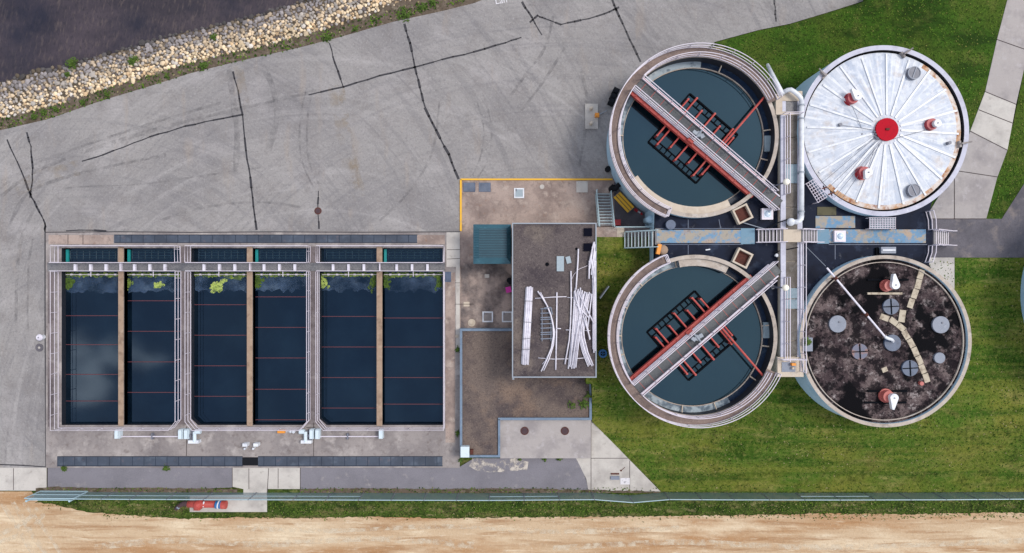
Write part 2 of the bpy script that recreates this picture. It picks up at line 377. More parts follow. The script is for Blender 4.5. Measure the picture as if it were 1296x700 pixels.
M['rail_blue'] = mat('pale_blue_rail', C(186, 208, 214), (), .5)
M['red'] = mat('faded_red_paint', C(184, 70, 62), [(C(212, 112, 96), 1.4, .5, .7, .5), (C(150, 62, 58), 3, .55, .7, .5)], .6)
M['redvent'] = mat('dark_red_paint', C(168, 44, 56), [(C(120, 30, 42), 2, .5, .7, .5)], .5)
M['pinkvent'] = mat('salmon_paint', C(186, 98, 90), [(C(170, 80, 76), 2, .5, .7, .5)], .5)
M['reddisc'] = mat('red_disc', C(184, 24, 42), [(C(150, 30, 44), 3, .5, .7, .5)], .9)
M['black'] = mat('black_steel', C(8, 11, 18), [(C(40, 46, 54), 3, .62, .74, .4)], .9, spec=.1)
M['grate'] = mat('steel_grating', C(122, 120, 122), [(C(80, 82, 90), 1.2, .5, .65, .6), (C(62, 64, 70), 12, .5, .6, .5, dict(stretch=(1, 1, 1)))], .55, (25, .4, .02))
M['grate_brown'] = mat('brown_grating', C(112, 104, 96), [(C(84, 74, 64), .7, .48, .62, .8), (C(140, 136, 130), 1.0, .55, .7, .6), (C(70, 66, 62), 12, .5, .6, .5)], .7, (25, .4, .02))
M['grate_blue'] = mat('blue_grating', C(66, 76, 92), [(C(44, 52, 66), .5, .45, .62, .7), (C(96, 108, 122), .9, .55, .7, .6), (C(110, 96, 100), 1.6, .6, .7, .4)], .6, (25, .4, .02))
M['grate_pale'] = mat('pale_grating', C(140, 160, 170), [(C(110, 130, 142), 1.5, .5, .65, .6)], .6)
M['walk'] = mat('walkway_deck', C(142, 124, 116), [(C(112, 98, 94), 1.1, .48, .65, .7), (C(170, 152, 142), 5, .52, .7, .5), (C(90, 80, 78), 14, .5, .7, .5)], .9)
M['rim'] = mat('rim_concrete', C(188, 176, 164), [(C(140, 128, 118), 1.1, .5, .66, .7), (C(214, 206, 198), 2, .52, .7, .6), (C(100, 92, 88), 4, .6, .72, .5)], .88)
M['rim_lilac'] = mat('pale_rim', C(200, 200, 214), [(C(168, 166, 180), 1.3, .5, .68, .6), (C(224, 224, 232), 3, .54, .7, .6)], .8)
M['launder_pale'] = mat('stained_launder', C(164, 178, 186), [(C(74, 92, 108), 1.3, .46, .56, .85, dict(det=8)), (C(196, 204, 206), 2.4, .54, .68, .7, dict(det=8))], .7)
M['launder_dark'] = mat('launder_water', C(34, 52, 78, .7), [(C(70, 88, 106, .7), 1.3, .52, .7, .6, dict(det=8))], .2, ior=1.45)
M['white'] = mat('white_paint', C(226, 229, 234, .78), [(C(190, 194, 204), 2, .48, .66, .7)], .45)
M['pvc'] = mat('white_plastic_pipe', C(226, 222, 232, .78), [(C(188, 182, 196), 2.5, .5, .68, .6)], .4)
M['palebox'] = mat('pale_blue_enamel', C(214, 228, 236), [(C(180, 196, 206), 4, .55, .7, .5)], .4)
M['cover'] = mat('weathered_white_steel', C(202, 208, 218), [
    (C(168, 180, 200), 1.0, .5, .62, .75, dict(polar=(28.75, 11.28, 6), stretch=(.35, 1.6, 1), det=8)), (C(238, 240, 244), 1.0, .52, .62, .7, dict(polar=(28.75, 11.28, 9), stretch=(.3, 1.6, 1), det=8)),
    (C(172, 184, 204), .9, .52, .66, .5, dict(det=9, rgh=.7)), (C(196, 178, 160), .7, .55, .66, .5, dict(det=8)), (C(150, 154, 166), 2.6, .56, .68, .65, dict(det=9, rgh=.75)),
    (C(232, 235, 240), 2, .5, .68, .7)], .6)
M['rust'] = mat('rusty_steel', C(200, 160, 126), [(C(226, 218, 212), .8, .44, .54, .95, dict(det=9, rgh=.7)), (C(140, 76, 44), 1.5, .55, .66, .8, dict(det=7))], .8)
M['rustdark'] = mat('dark_rust', C(96, 58, 50), [(C(60, 40, 40), 3, .5, .7, .6)], .85)
M['teal'] = mat('teal_metal_roof', C(48, 96, 112), [(C(38, 82, 98), .9, .45, .65, .6), (C(84, 136, 152), 2, .56, .72, .5)], .5)
M['teal2'] = mat('teal_metal_low', C(22, 66, 82), [(C(18, 58, 74), .9, .45, .65, .6)], .5)
M['tealpaint'] = mat('teal_paint', C(24, 150, 150), (), .5)
M['flash'] = mat('blue_flashing', C(112, 132, 154), [(C(88, 106, 128), 1.4, .5, .68, .6), (C(142, 156, 170), 3, .56, .7, .5)], .6)
M['palemetal'] = mat('pale_flashing', C(150, 158, 168), [(C(150, 160, 172), 1.4, .5, .68, .6)], .5)
M['grey'] = mat('grey_steel', C(116, 118, 130), [(C(90, 92, 104), 2, .5, .68, .6)], .55)
M['hatch_grey'] = mat('grey_blue_hatch', C(126, 134, 150), [(C(98, 108, 126), 2, .5, .68, .6), (C(170, 176, 188), 4, .56, .7, .4)], .5)
M['hatch_blue'] = mat('dark_blue_hatch', C(82, 96, 120), [(C(54, 66, 90), 2, .48, .66, .7)], .5)
M['brass'] = mat('rusty_orange_hatch', C(140, 106, 100), [(C(98, 106, 128), 1.2, .48, .56, .9)], .6)
M['paver'] = mat('beige_paver', C(196, 184, 164), [(C(140, 126, 110), 2.4, .48, .64, .8, dict(det=8))], .9)
M['orange'] = mat('orange_paint', C(236, 150, 40), (), .5)
M['magenta'] = mat('magenta_plastic', C(208, 30, 160), (), .45)
M['bluep'] = mat('blue_plastic', C(40, 110, 170), (), .4)
M['redp'] = mat('red_plastic', C(190, 26, 40), (), .45)
M['rubber'] = mat('black_rubber', C(24, 26, 32), (), .8)
M['brown'] = mat('manhole_iron', C(84, 66, 70), [(C(60, 48, 52), 4, .5, .7, .5)], .8)
M['globe'] = mat('frosted_globe', C(246, 240, 224, .85), (), .4)
M['leaf'] = mat('leaf', C(84, 108, 44), [(C(48, 70, 30), 5, .45, .65, .8)], .8)
M['algae'] = mat('algae_green', C(112, 136, 48), [(C(56, 80, 34), 2.2, .42, .6, .9), (C(168, 180, 84), 3.5, .55, .7, .6)], .7)
M['lime'] = mat('algae_lime', C(172, 190, 92), [(C(96, 120, 54), 3, .46, .62, .85), (C(200, 200, 150), 2.2, .58, .68, .5)], .7)
M['rock'] = mat('riprap_rock', (.5, .5, .5, 1), [(C(120, 108, 92), 5, .55, .75, .35)], .95, (8, .4, .02), attr='rock')
M['mesh'] = mat('chain_link', C(134, 156, 160), (), .6, alpha=.55)
M['galv'] = mat('galvanised', C(170, 196, 206), (), .5)
M['glassbox'] = mat('skylight_dome', C(190, 208, 226), [(C(220, 232, 244), .6, .5, .6, .5)], .3)
M['dark_hatch'] = mat('black_hatch', C(9, 11, 26), (), .9, spec=.1)
M['slab'] = mat('grey_slab', C(160, 174, 182), [(C(140, 154, 164), 3, .5, .7, .5)], .7)
M['collector'] = mat('red_brown_flight', C(104, 54, 62), (), .6)
M['frame_teal'] = mat('submerged_frame', C(54, 84, 104, .6), [(C(36, 60, 78, .6), 2, .5, .7, .5)], .5)

# ---------------------------------------------------------------- the setting
def S(t): t = max(0, min(1, t)); return t*t*(3-2*t)
def gz(px, py):                                # height of the lawns: the east side of the plant stands about 2 m higher
    if py < 276:
        return .02+2.0*S((px-1010)/190)
    return .02+2.0*min(S((612-py)/75), max(S((px-880)/150), S((545-py)/70)))
SHORE = [(-260, 205), (-120, 148), (0, 107), (40, 92), (80, 86), (120, 73), (176, 58), (224, 44), (280, 32), (332, 18), (380, 3), (440, -22), (520, -60), (640, -120)]
AEDGE = [(-260, 262), (-120, 212), (0, 165), (60, 151), (130, 127), (190, 109), (240, 93), (300, 78), (380, 60), (430, 47), (500, 27), (560, 14), (600, 4), (640, -12), (720, -60), (800, -120)]
FAR = [(-5600, 2600), (-5600, -5600)]
river_px = [(x, y) for x, y in SHORE]+[(640, -420), (-260, -300)]
# base ground to the horizon (a hole where the river and the basins are cut into it)
BIG = [(-9000, -9000), (9000, -9000), (9000, 9000), (-9000, 9000)]
hole_r = [(-6000, 2150), (-260, 250)]+[(x, y+2) for x, y in AEDGE[1:]]+[(2500, -900), (2500, -1700), (-400, -600), (-6000, 1300)]
hole_b = rect(60, 295, 577, 590)
sheet('ground', BIG, -.10, M['verge'], holes=[hole_r, hole_b], kind='structure')
sheet('river', [(-6100, 2250), (-280, 270), (-120, 165), (0, 122), (300, 40), (450, -5), (660, -95), (2600, -800), (2600, -1800), (-400, -700), (-6100, 1200)], -1.3, M['river'], kind='structure')
sheet('far_riverbed', [(-6200, 2400), (2700, -700), (2700, -1900), (-400, -800), (-6200, 1100)], -3.0, M['soil'], kind='structure')
# bank between water and asphalt
mb = MB(); n = 90
def along(pl, t):
    ls = [math.hypot(b[0]-a[0], b[1]-a[1]) for a, b in zip(pl, pl[1:])]; T = sum(ls)*t
    for (a, b), l in zip(zip(pl, pl[1:]), ls):
        if T <= l: return (a[0]+(b[0]-a[0])*T/l, a[1]+(b[1]-a[1])*T/l)
        T -= l
    return pl[-1]
def bank(px, u):      # u 0 at the asphalt edge, 1 at the waterline, beyond 1 under water
    def yat(pl):
        for a, b in zip(pl, pl[1:]):
            if a[0] <= px <= b[0]: return a[1]+(b[1]-a[1])*(px-a[0])/(b[0]-a[0])
        return pl[-1][1]
    ya, ys = yat(AEDGE), yat(SHORE); z = -.03-1.27*max(0, (u-.15)/.85)
    return P(px, ya+(ys-ya)*u, z)
xs = [-260+i*9 for i in range(101)]
rows = [0, .08, .16, .3, .5, .75, 1, 1.25, 1.6]
vs_ = [bank(x, u)+Vector((0, 0, random.uniform(-.02, .02) if u > .1 else 0)) for x in xs for u in rows]; fs = []
for i in range(len(xs)-1):
    for j in range(len(rows)-1):
        a = i*len(rows)+j; fs.append((a, a+len(rows), a+len(rows)+1, a+1))
mb.add(vs_, fs); tag(mb.build('river_bank', M['soil'], smooth=True), kind='structure')

yard = AEDGE+[(1110, -60), (1097, 0), (1050, 15), (1000, 30), (960, 38), (905, 53), (870, 80), (860, 200), (800, 260), (760, 226), (583, 226), (583, 293), (58, 293), (58, 592), (-260, 592)]
sheet('asphalt_yard', yard, 0, M['asphalt'], kind='structure')
# tar sealed cracks
cr_ = MB()
for pl, w in [([(9, 177), (22, 205), (36, 240), (40, 250), (50, 268), (57, 283), (57, 293)], .16), ([(34, 168), (39, 185), (41, 205), (41, 228), (38, 249)], .15),
      ([(104, 204), (130, 196), (170, 181), (200, 170), (235, 160), (270, 152), (306, 145)], .13), ([(295, 91), (301, 115), (307, 145), (311, 190), (317, 225), (321, 262), (325, 290)], .17),
      ([(417, 55), (424, 80), (434, 110)], .15), ([(391, 120), (435, 110), (480, 96), (524, 85), (560, 75), (600, 66), (640, 54), (660, 47)], .16),
      ([(512, 31), (519, 55), (525, 85), (531, 110), (538, 135)], .18), ([(538, 137), (552, 165), (568, 195), (580, 226)], .2),
      ([(661, 3), (673, 22), (686, 44)], .17), ([(671, 28), (680, 20), (690, 24), (710, 31), (735, 26), (765, 18), (783, 9)], .16),
      ([(775, 0), (783, 20), (797, 50), (811, 78)], .18), ([(980, 0), (981, 14), (982, 27)], .14), ([(403, 242), (402, 265), (404, 289)], .13)]:
    q = [pl[0]]
    for a, b in zip(pl, pl[1:]):
        for t in (.34, .67, 1): q.append((a[0]+(b[0]-a[0])*t+random.uniform(-.5, .5), a[1]+(b[1]-a[1])*t+random.uniform(-.5, .5)))
    strips(cr_, q, .004, w*.95)
strips(cr_, [(57, 283), (57, 400), (58, 590)], .004, .1); strips(cr_, [(0, 588), (30, 589), (58, 591)], .004, .12)
strips(cr_, [(58, 294), (150, 293.4), (240, 294.2), (340, 293.5), (450, 294), (582, 293.5)], .057, .07)
strips(cr_, [(84, 292.2), (100, 291.2), (120, 291.4), (134, 292.4)], .006, .14)
tag(cr_.build('asphalt_crack_seal', M['line']), kind='structure')
mk = bpy.data.curves.new('road_marking', 'FONT'); mk.body = 'Lan'; mk.size = .75
mo = bpy.data.objects.new('road_marking', mk); COL.objects.link(mo); mo.location = P(627, 5.5, .01); mo.rotation_euler.z = R(10)
mk.materials.append(M['whitep']); tag(mo, kind='structure')
kb = MB(); kb.box(*P(679, 227.2)[:2], 0, 192/15, .14, .1); kb.box(*P(583.3, 260)[:2], 0, .16, 65/15, .1)
tag(kb.build('yellow_kerb', M['yellow']), kind='structure')
# concrete yard beside the building
sheet('concrete_yard', [(582, 228), (830, 228), (830, 320), (760, 330), (700, 576), (582, 576)], .012, M['conc_tan'], kind='structure')
M['conc_stain'] = mat('yard_stain', C(122, 114, 114), [(C(84, 78, 80), .5, .45, .62, .8, dict(det=8)), (C(150, 142, 140), .9, .54, .66, .6, dict(det=8))], .9, alpha=(.6, .42, .62, .7))
sheet('stained_yard', [(583, 332), (665, 332), (665, 430), (583, 430)], .016, M['conc_stain'], kind='structure')
sheet('stained_yard', [(777, 230), (840, 228), (840, 300), (778, 288)], .016, M['asphalt3'], kind='structure')
sheet('concrete_strip', [(565, 294), (582, 294), (582, 440), (577, 440), (577, 338), (565, 338)], .062, M['conc_light'], kind='structure')
sheet('gravel_strip', dens([(578, 430), (584, 430), (584, 572), (578, 576)], 8), .03, M['gravel_low'], kind='structure')
jn = MB()
for pl in [[(566, 316), (582, 316)], [(566, 328), (582, 327)], [(576, 385), (582, 385)], [(576, 358), (582, 358)], [(582, 385), (600, 385)]]: strips(jn, pl, .067, .04)
tag(jn.build('pavement_joint', M['joint']), kind='structure')
# south service strip
sheet('service_road', [(60, 592), (294, 592), (294, 617), (240, 619), (60, 617)], .004, M['asphalt2'], kind='structure')
sheet('service_road', [(380, 592), (580, 592), (600, 580), (732, 580), (742, 608), (745, 620), (380, 619)], .004, M['asphalt2'], kind='structure')
sheet('concrete_pavement', [(-60, 592), (59, 592), (59, 618), (45, 621), (-60, 621)], .008, M['conc_light'], kind='structure')
sheet('concrete_pavement', [(294, 592), (380, 592), (380, 619), (338, 619), (338, 648), (240, 648), (240, 627), (308, 626), (308, 619), (294, 616)], .009, M['conc_light'], kind='structure')
sheet('concrete_pavement', [(728, 578), (748, 578), (746, 531), (750, 533), (790, 575), (836, 622), (745, 622), (742, 606)], .010, M['conc_light'], kind='structure')
jn = MB()
for pl in [[(748, 535), (748, 621)], [(748, 580), (798, 580)], [(797, 583), (797, 622)], [(315, 593), (315, 619)], [(340, 593), (338, 626)], [(17, 593), (17, 620)], [(352, 593), (352, 618)],
           [(380, 592), (380, 619)], [(60, 592), (60, 617)], [(294, 592), (294, 617)]]: strips(jn, pl, .014, .05)
tag(jn.build('pavement_joint', M['joint']), kind='structure')
# lawns
sheet('lawn', [(742, 300), (1210, 300), (1210, 326), (1700, 326), (1700, 623), (837, 622), (749.5, 534), (749.5, 486), (742, 486)], gz, M['lawn'], step=14, skirt=-.1, kind='structure')
sheet('lawn', [(905, 54), (960, 39), (1000, 31), (1050, 16), (1097, 1), (1125, -60), (1360, -60), (1275, 0), (1262, 50), (1247, 115), (1228, 165), (1222, 185), (1200, 278), (985, 278), (960, 120), (920, 60)], gz, M['lawn_ne'], step=14, skirt=-.1, kind='structure')
sheet('lawn', [(1400, -40), (1296, 88), (1283, 155), (1262, 225), (1247, 280), (1270, 280), (1300, 228), (1400, 120)], 2.02, M['lawn_ne'], skirt=-.1, kind='structure')
sheet('lawn', [(1400, -60), (1700, -60), (1700, 330), (1400, 330)], 2.0, M['lawn_ne'], skirt=-.1, kind='structure')
# east paths
sheet('footpath', [(1360, -60), (1400, -60), (1400, -40), (1296, 88), (1286, 132), (1247, 116), (1262, 50), (1275, 0)], 2.045, M['conc_mid'], skirt=1.0, kind='structure')
sheet('footpath', [(1247, 116), (1286, 132), (1275, 190), (1228, 166)], 2.047, M['conc_light'], skirt=1.0, kind='structure')
sheet('footpath', [(1228, 166), (1275, 190), (1262, 225), (1248, 278), (1170, 278), (1200, 230), (1222, 185)], 2.045, M['conc_mid'], skirt=1.0, kind='structure')
sheet('footpath', [(1160, 326), (1208, 326), (1208, 400), (1160, 400)], 2.045, M['conc_light'], skirt=1.0, kind='structure')
sheet('asphalt_path', [(1165, 277), (1268, 277), (1298, 230), (1400, 120), (1700, 120), (1700, 326), (1165, 326)], 2.05, M['asphalt3'], skirt=1.0, kind='structure')
jn = MB()
for pl in [[(1247, 116), (1286, 132)], [(1239, 139), (1282, 156)], [(1228, 166), (1275, 190)], [(1210, 216), (1263, 224)], [(1208, 216), (1208, 277)], [(1180, 277), (1248, 277)], [(1262, 50), (1296, 62)]]: strips(jn, pl, 2.056, .06)
tag(jn.build('pavement_joint', M['joint']), kind='structure')
# verge and dirt south of the fence
ed = [(-200, 640), (0, 640), (25, 636), (60, 637), (110, 648), (160, 652), (230, 657), (300, 655), (380, 656), (470, 654), (560, 656), (650, 655), (760, 654), (860, 653), (940, 652), (1040, 650), (1140, 651), (1240, 649), (1500, 649)]
sheet('dirt_field', jitter(dens(ed, 4, False), .9)+[(3000, 700), (3000, 2500), (-2500, 2500), (-2500, 640)], -.03, M['dirt'], kind='structure')
sheet('dirt_field', [(-200, 622), (40, 622), (48, 634), (30, 645), (-200, 645)], -.026, M['dirt'], kind='structure')
edge = dens([(45, 618), (70, 616), (120, 618), (180, 617), (240, 618), (300, 619)], 4, False); edge2 = dens([(380, 619), (460, 618), (560, 619), (640, 618), (745, 620), (836, 622)], 4, False)
for e in (edge, edge2):
    sheet('soil_edge', jitter(e, .7)+[(x, 624) for x, y in e[::-1]], .02, M['soil'], kind='structure')

random.seed(3)
def marks(name, lst, m, z0):
    tr = MB()
    for i, (pl, w) in enumerate(lst): ribbon(tr, pl, z0+i*.0006, w)
    tag(tr.build(name, m), kind='structure')
marks('dirt_tyre_track', [([(2, 636), (12, 652), (24, 672), (44, 704)], .4), ([(16, 636), (26, 652), (40, 676), (62, 706)], .4), ([(48, 643), (36, 657), (14, 670), (-6, 678)], .35), ([(56, 650), (44, 664), (22, 678), (-6, 688)], .35), ([(30, 636), (44, 654), (62, 678), (80, 706)], .3),
      ([(120, 692), (220, 684), (330, 689), (470, 682), (600, 690)], .5), ([(300, 668), (420, 672), (560, 666), (700, 673), (860, 668)], .4), ([(700, 694), (860, 686), (1040, 693), (1300, 684)], .45)], mat('pale_dirt', C(238, 222, 196), (), 1, alpha=(1.6, .42, .62, .6)), -.024)
marks('tyre_mark', [([(388, 112), (380, 150), (381, 200), (398, 240)], .16), ([(396, 112), (389, 150), (390, 200), (406, 238)], .16), ([(612, 120), (622, 160), (618, 200), (604, 226)], .16), ([(604, 130), (612, 160), (609, 195), (598, 222)], .12), ([(735, 90), (742, 120), (740, 170), (732, 215)], .25),
      ([(66, 240), (110, 236), (180, 233), (260, 222), (330, 212)], .14), ([(0, 250), (30, 226), (70, 206), (150, 178), (250, 150), (390, 118)], .3), ([(0, 238), (40, 210), (90, 190), (180, 160), (280, 130)], .22), ([(10, 290), (30, 250), (60, 232), (120, 215), (210, 196)], .3), ([(20, 420), (22, 340), (30, 292), (50, 255)], .3), ([(35, 420), (36, 340), (42, 300)], .2),
      ([(480, 280), (520, 240), (548, 190), (556, 130)], .2), ([(200, 280), (260, 262), (330, 256), (380, 262)], .2), ([(640, 130), (665, 95), (690, 60), (700, 20)], .25), ([(660, 140), (690, 100), (715, 60)], .2), ([(290, 88), (294, 120), (300, 170), (298, 220)], .5), ([(330, 80), (345, 110), (350, 150), (340, 190)], .5)],
      mat('tyre_rubber', C(92, 90, 94), (), 1, alpha=(1.3, .40, .68, .27)), .0012)
marks('mud_stain', [([(424, 108), (430, 140), (438, 180), (446, 220), (456, 250)], 1.3), ([(432, 112), (438, 150), (446, 200), (452, 246)], .6), ([(300, 76), (306, 110), (312, 150)], .9), ([(20, 240), (60, 222), (100, 212)], 1.2)], mat('pale_mud', C(176, 158, 134), (), 1, alpha=(.9, .46, .70, .3)), .0116)
marks('bleached_patch', [([(596, 584), (620, 592), (650, 588), (668, 590)], .9), ([(84, 560), (180, 566), (300, 556), (420, 562), (560, 552)], .0001)][:1], mat('bleach', C(222, 212, 200), (), 1, alpha=(1.4, .46, .6, .8)), .02)

M['bridge_grate'] = mat('bridge_grating', C(96, 98, 100), [(C(128, 130, 130), 1.2, .5, .65, .5), (C(62, 66, 70), 22, .48, .56, .7, dict(det=1))], .7)
# ---------------------------------------------------------------- settling basins (six lanes)
def X(px, z=0): return P(px, 0, z).x
def Y(py, z=0): return P(0, py, z).y
ZW = -.55
lanes = [rect(78, 343.5, 150.5, 538), [(157, 343.5), (229.5, 343.5), (229.5, 530), (220.5, 538), (157, 538)],
         [(242, 343.5), (313, 343.5), (313, 538), (250.5, 538), (242, 530)], [(320, 343.5), (392.5, 343.5), (392.5, 530), (383.5, 538), (320, 538)],
         [(404.5, 343.5), (477, 343.5), (477, 538), (413.5, 538), (404.5, 530)], rect(484, 343.5, 561, 538)]
tops = [rect(a, 314, b, 332) for a, b in ((78, 149), (157, 229), (242, 313), (320, 392), (405, 477), (484, 561))]
bas = empty('settling_basin', P(320, 440, 0), 'large concrete settling basin block with six long dark water lanes', 'settling basin')
sheet('deck_slab', rect(58, 293, 582, 592), .05, M['conc'], holes=lanes+tops, parent=bas)
mb = MB()
for lp in lanes+tops:
    q = [P(a, b, 0) for a, b in lp]
    for a, b in zip(q, q[1:]+q[:1]): mb.add([(a.x, a.y, .05), (b.x, b.y, .05), (b.x, b.y, -3.2), (a.x, a.y, -3.2)], [(0, 1, 2, 3)])
mb.build('basin_wall', M['dark_wall'], bas)
mb = MB(); mb.add([P(58, 293, -.1), P(582, 293, -.1), P(582, 592, -.1), P(58, 592, -.1), P(58, 293, .05), P(582, 293, .05), P(582, 592, .05), P(58, 592, .05)], [(0, 1, 5, 4), (1, 2, 6, 5), (2, 3, 7, 6), (3, 0, 4, 7)])
mb.build('slab_edge', M['conc'], bas)
for a, b in ((150.5, 157), (313, 320), (477, 484)):
    for y0, y1 in ((312.5, 332), (343.5, 538.8)):
        m_ = MB(); m_.prism([P(*q, 0)[:2] for q in ((a, y0), (b, y0), (b, y1), (a, y1))], -.6, .10); m_.build('divider_wall', M['tan_wall'], bas)
for a, b in ((229.7, 241.8), (392.7, 404.3)):
    m_ = MB(); m_.prism([P(*q, 0)[:2] for q in ((a, 312), (b, 312), (b, 530), (b+6, 537), (a-6, 537), (a, 530))], .0, .062); m_.build('alley_floor', M['conc_dark'], bas)
m_ = MB(); m_.prism([P(*q, 0)[:2] for q in rect(564, 345, 576, 560)], 0, .056); m_.build('side_walk', M['conc_tan'], bas)
m_ = MB(); m_.prism([P(*q, 0)[:2] for q in rect(62, 297.5, 144, 309)], 0, .056); m_.build('end_slab', M['conc_tan'], bas); m_ = MB(); m_.prism([P(*q, 0)[:2] for q in rect(528, 297.5, 563, 309)], 0, .056); m_.build('end_slab', M['conc_tan'], bas)
m_ = MB(); m_.prism([P(*q, 0)[:2] for q in rect(61, 345, 70, 540)], 0, .056); m_.build('side_walk', M['conc_dark'], bas)
for x0, y0, x1, y1 in ((145, 297, 528, 307.5), (73, 577.5, 307, 590), (327, 577.5, 560, 590)):
    m_ = MB(); m_.prism([P(*q, 0)[:2] for q in rect(x0, y0, x1, y1)], .0, .07); o = m_.build('drain_grating', M['grate_blue'], bas)
    m_ = MB(); x = x0+7
    while x < x1-3: strips(m_, [(x, y0+.6), (x, y1-.6)], .074, .05); x += 14.6
    strips(m_, [(x0, y0+.4), (x1, y0+.4)], .074, .06); strips(m_, [(x0, y1-.4), (x1, y1-.4)], .074, .06)
    m_.build('grating_bar', M['flash_dark'], o)
m_ = MB(); m_.prism([P(*q, 0)[:2] for q in rect(307, 578.5, 327, 589)], .0, .06); m_.build('open_sump', M['rubber'], bas)
m_ = MB(); m_.prism([P(*q, 0)[:2] for q in rect(563, 344, 571, 357)], .0, .075); m_.build('floor_grate', M['hatch_blue'], bas)
jn = MB()
for pl in [[(236, 540), (236, 577)], [(397, 535), (397, 577)], [(399, 541), (388, 541)], [(105, 297), (105, 309)], [(86, 297), (86, 309)]]: strips(jn, pl, .068, .05)
jn.build('joint', M['joint'], bas)
# walkway over the lanes
m_ = MB(); m_.prism([P(*q, .12)[:2] for q in rect(60, 332.6, 563, 343)], .04, .12); wk = m_.build('walkway', M['grate'], bas)
m_ = MB()
for y in (332.6, 343): m_.rail([P(73, y, .12), P(229, y, .12)], r=.028)
for y in (332.6, 343): m_.rail([P(242, y, .12), P(392, y, .12)], r=.028)
for y in (332.6, 343): m_.rail([P(405, y, .12), P(562, y, .12)], r=.028)
m_.build('guard_rail', M['rail'], wk)
for x in (94, 113.5, 133, 169, 188.5, 207.5, 257, 276.5, 296, 333, 352.5, 372, 420.5, 440, 459.5, 501, 520.5, 540):
    p = P(x+1, 338.6, .3); m_ = MB(); m_.box(p.x, p.y, .12, .2, .56, .22); m_.build('gate_cover', M['pvc'], wk)
for x in (152.7, 316, 480): m_ = MB(); p = P(x+1, 338.2, .2); m_.box(p.x, p.y, .12, .09, .66, .3); m_.build('cable_duct', M['rail'], wk)
for x in (115, 194, 277, 358, 441, 523):
    m_ = MB(); m_.tube([P(x, 342, .5), P(x, 349.5, .35), P(x, 350, -.5)], .035); m_.build('gate_spindle', M['rail'], wk)
# guard rails of the three lane pairs
def grail(pts, **k): m = MB(); m.rail([P(a, b, .055) for a, b in pts], r=.026, **k); return m.build('guard_rail', M['rail'], bas)
grail([(74.5, 332), (74.5, 311.6), (228.5, 311.6), (229, 332)], toe=.12); grail([(241.5, 332), (241.5, 311.6), (393, 311.6), (393, 332)]); grail([(404.5, 332), (404.5, 311.6), (562.5, 311.6), (562.5, 332)])
grail([(74.5, 344), (74.5, 541.3), (221, 541.3), (229.5, 530.5), (229.5, 344)]); grail([(241.8, 344), (241.8, 530.5), (250.5, 541.3), (384, 541.3), (392.8, 530.5), (392.8, 344)])
grail([(404.3, 344), (404.3, 530.5), (413.5, 541.3), (562.8, 541.3), (562.8, 344)])
# flights, frames and baffles at the water
for (x0, x1), ys in (((84, 150), (400, 437, 475, 509)), ((161, 222), (381, 420, 459, 498)), ((246, 312), (386, 425, 464, 503)), ((323, 386), (376, 415, 454, 494, 533)), ((408, 476), (401, 440, 479, 518)), ((486, 560), (403, 440, 479, 513))):
    for y in ys:
        a = {84: 78, 161: 157, 246: 242, 323: 320, 408: 404.5, 486: 484}[x0]; b = {150: 150.5, 222: 229.5, 312: 313, 386: 392.5, 476: 477, 560: 561}[x1]
        p, q = P(a+.5, y, 0), P(b-.5, y, 0); p.z = q.z = ZW+.03; m_ = MB(); m_.tube([p, q], .032, 5); m_.build('collector_flight', M['collector'], bas)
for i, (a, b) in enumerate(((78, 149), (157, 229), (242, 313), (320, 392), (405, 477), (484, 561))):
    m_ = MB(); x0, x1 = X(a+6), X(b-4); zz = ZW+.05
    for y in (317, 319.5, 323.5, 326.5): m_.tube([(x0, Y(y), zz), (x1, Y(y), zz)], .028, 4)
    x = x0
    while x < x1: m_.tube([(x, Y(316.5), zz-.03), (x, Y(328), zz-.03)], .022, 4); x += .55
    m_.build('mixer_frame', M['frame_teal'], bas)
    if i in (0, 1, 3, 5):
        m_ = MB(); m_.box(X(a+3 if i == 0 else a+2.5), Y(323.5), ZW-.4, .22, 1.05 if i != 5 else 1.1, .55); m_.build('sluice_gate', M['tealpaint'], bas)
    m_ = MB(); m_.box((X(a)+X(b))/2, Y(347.5), ZW-.3, X(b)-X(a)-.1, .05, .42)
    x = X(a)+.6
    while x < X(b)-.3: m_.box(x, Y(347.5), ZW+.1, .2, .13, .1); x += .74
    m_.build('scum_baffle', M['rail'], bas)
for lp in lanes+tops:
    cx = sum(p[0] for p in lp)/len(lp)
    q = [(a, b) for a, b in lp]; m_ = MB(); m_.add([(X(a), Y(b), ZW) for a, b in q], [tuple(range(len(q)))])
    o = m_.build('tank_water', M['water_b'], None)
    if o.data.polygons[0].normal.z < 0: o.data.flip_normals()
    tag(o, kind='structure')
# algae on the water
def blobs(mb, cx, cy, rx, ry, n, r0=.05, r1=.12, z=ZW, hz=.05):
    for _ in range(n):
        a = random.uniform(0, 2*math.pi); t = math.sqrt(random.random()); x = cx+rx*t*math.cos(a); y = cy+ry*t*math.sin(a)
        r = random.uniform(r0, r1); k = random.randint(4, 6); ph = random.uniform(0, 6)
        tz = random.uniform(-.6, .6); zc = z+random.uniform(.005, hz)*(1.2-t)+.02
        vs_ = [(x+r*math.cos(ph+2*math.pi*j/k)*random.uniform(.6, 1.1), y+r*math.sin(ph+2*math.pi*j/k)*random.uniform(.6, 1.1), zc+tz*r*math.cos(2*math.pi*j/k)*.4) for j in range(k)]
        mb.add(vs_, [tuple(range(k))])
mb = MB()
for (a, b) in ((80, 150), (158, 228), (243, 312), (321, 391), (406, 476), (485, 560)):
    x = a
    while x < b-1:
        den = 1 if random.random() < .85 else .4
        blobs(mb, X(x), Y(347.4)+random.uniform(-.06, .06), .13, random.uniform(.1, .24), int(26*den*random.uniform(.5, 1.3)), .03, .08, ZW, .04); x += 1.6
tag(mb.build('algae_mat', M['algae'], None), 'strip of bright green algae floating along the scum baffles', 'algae', kind='stuff')
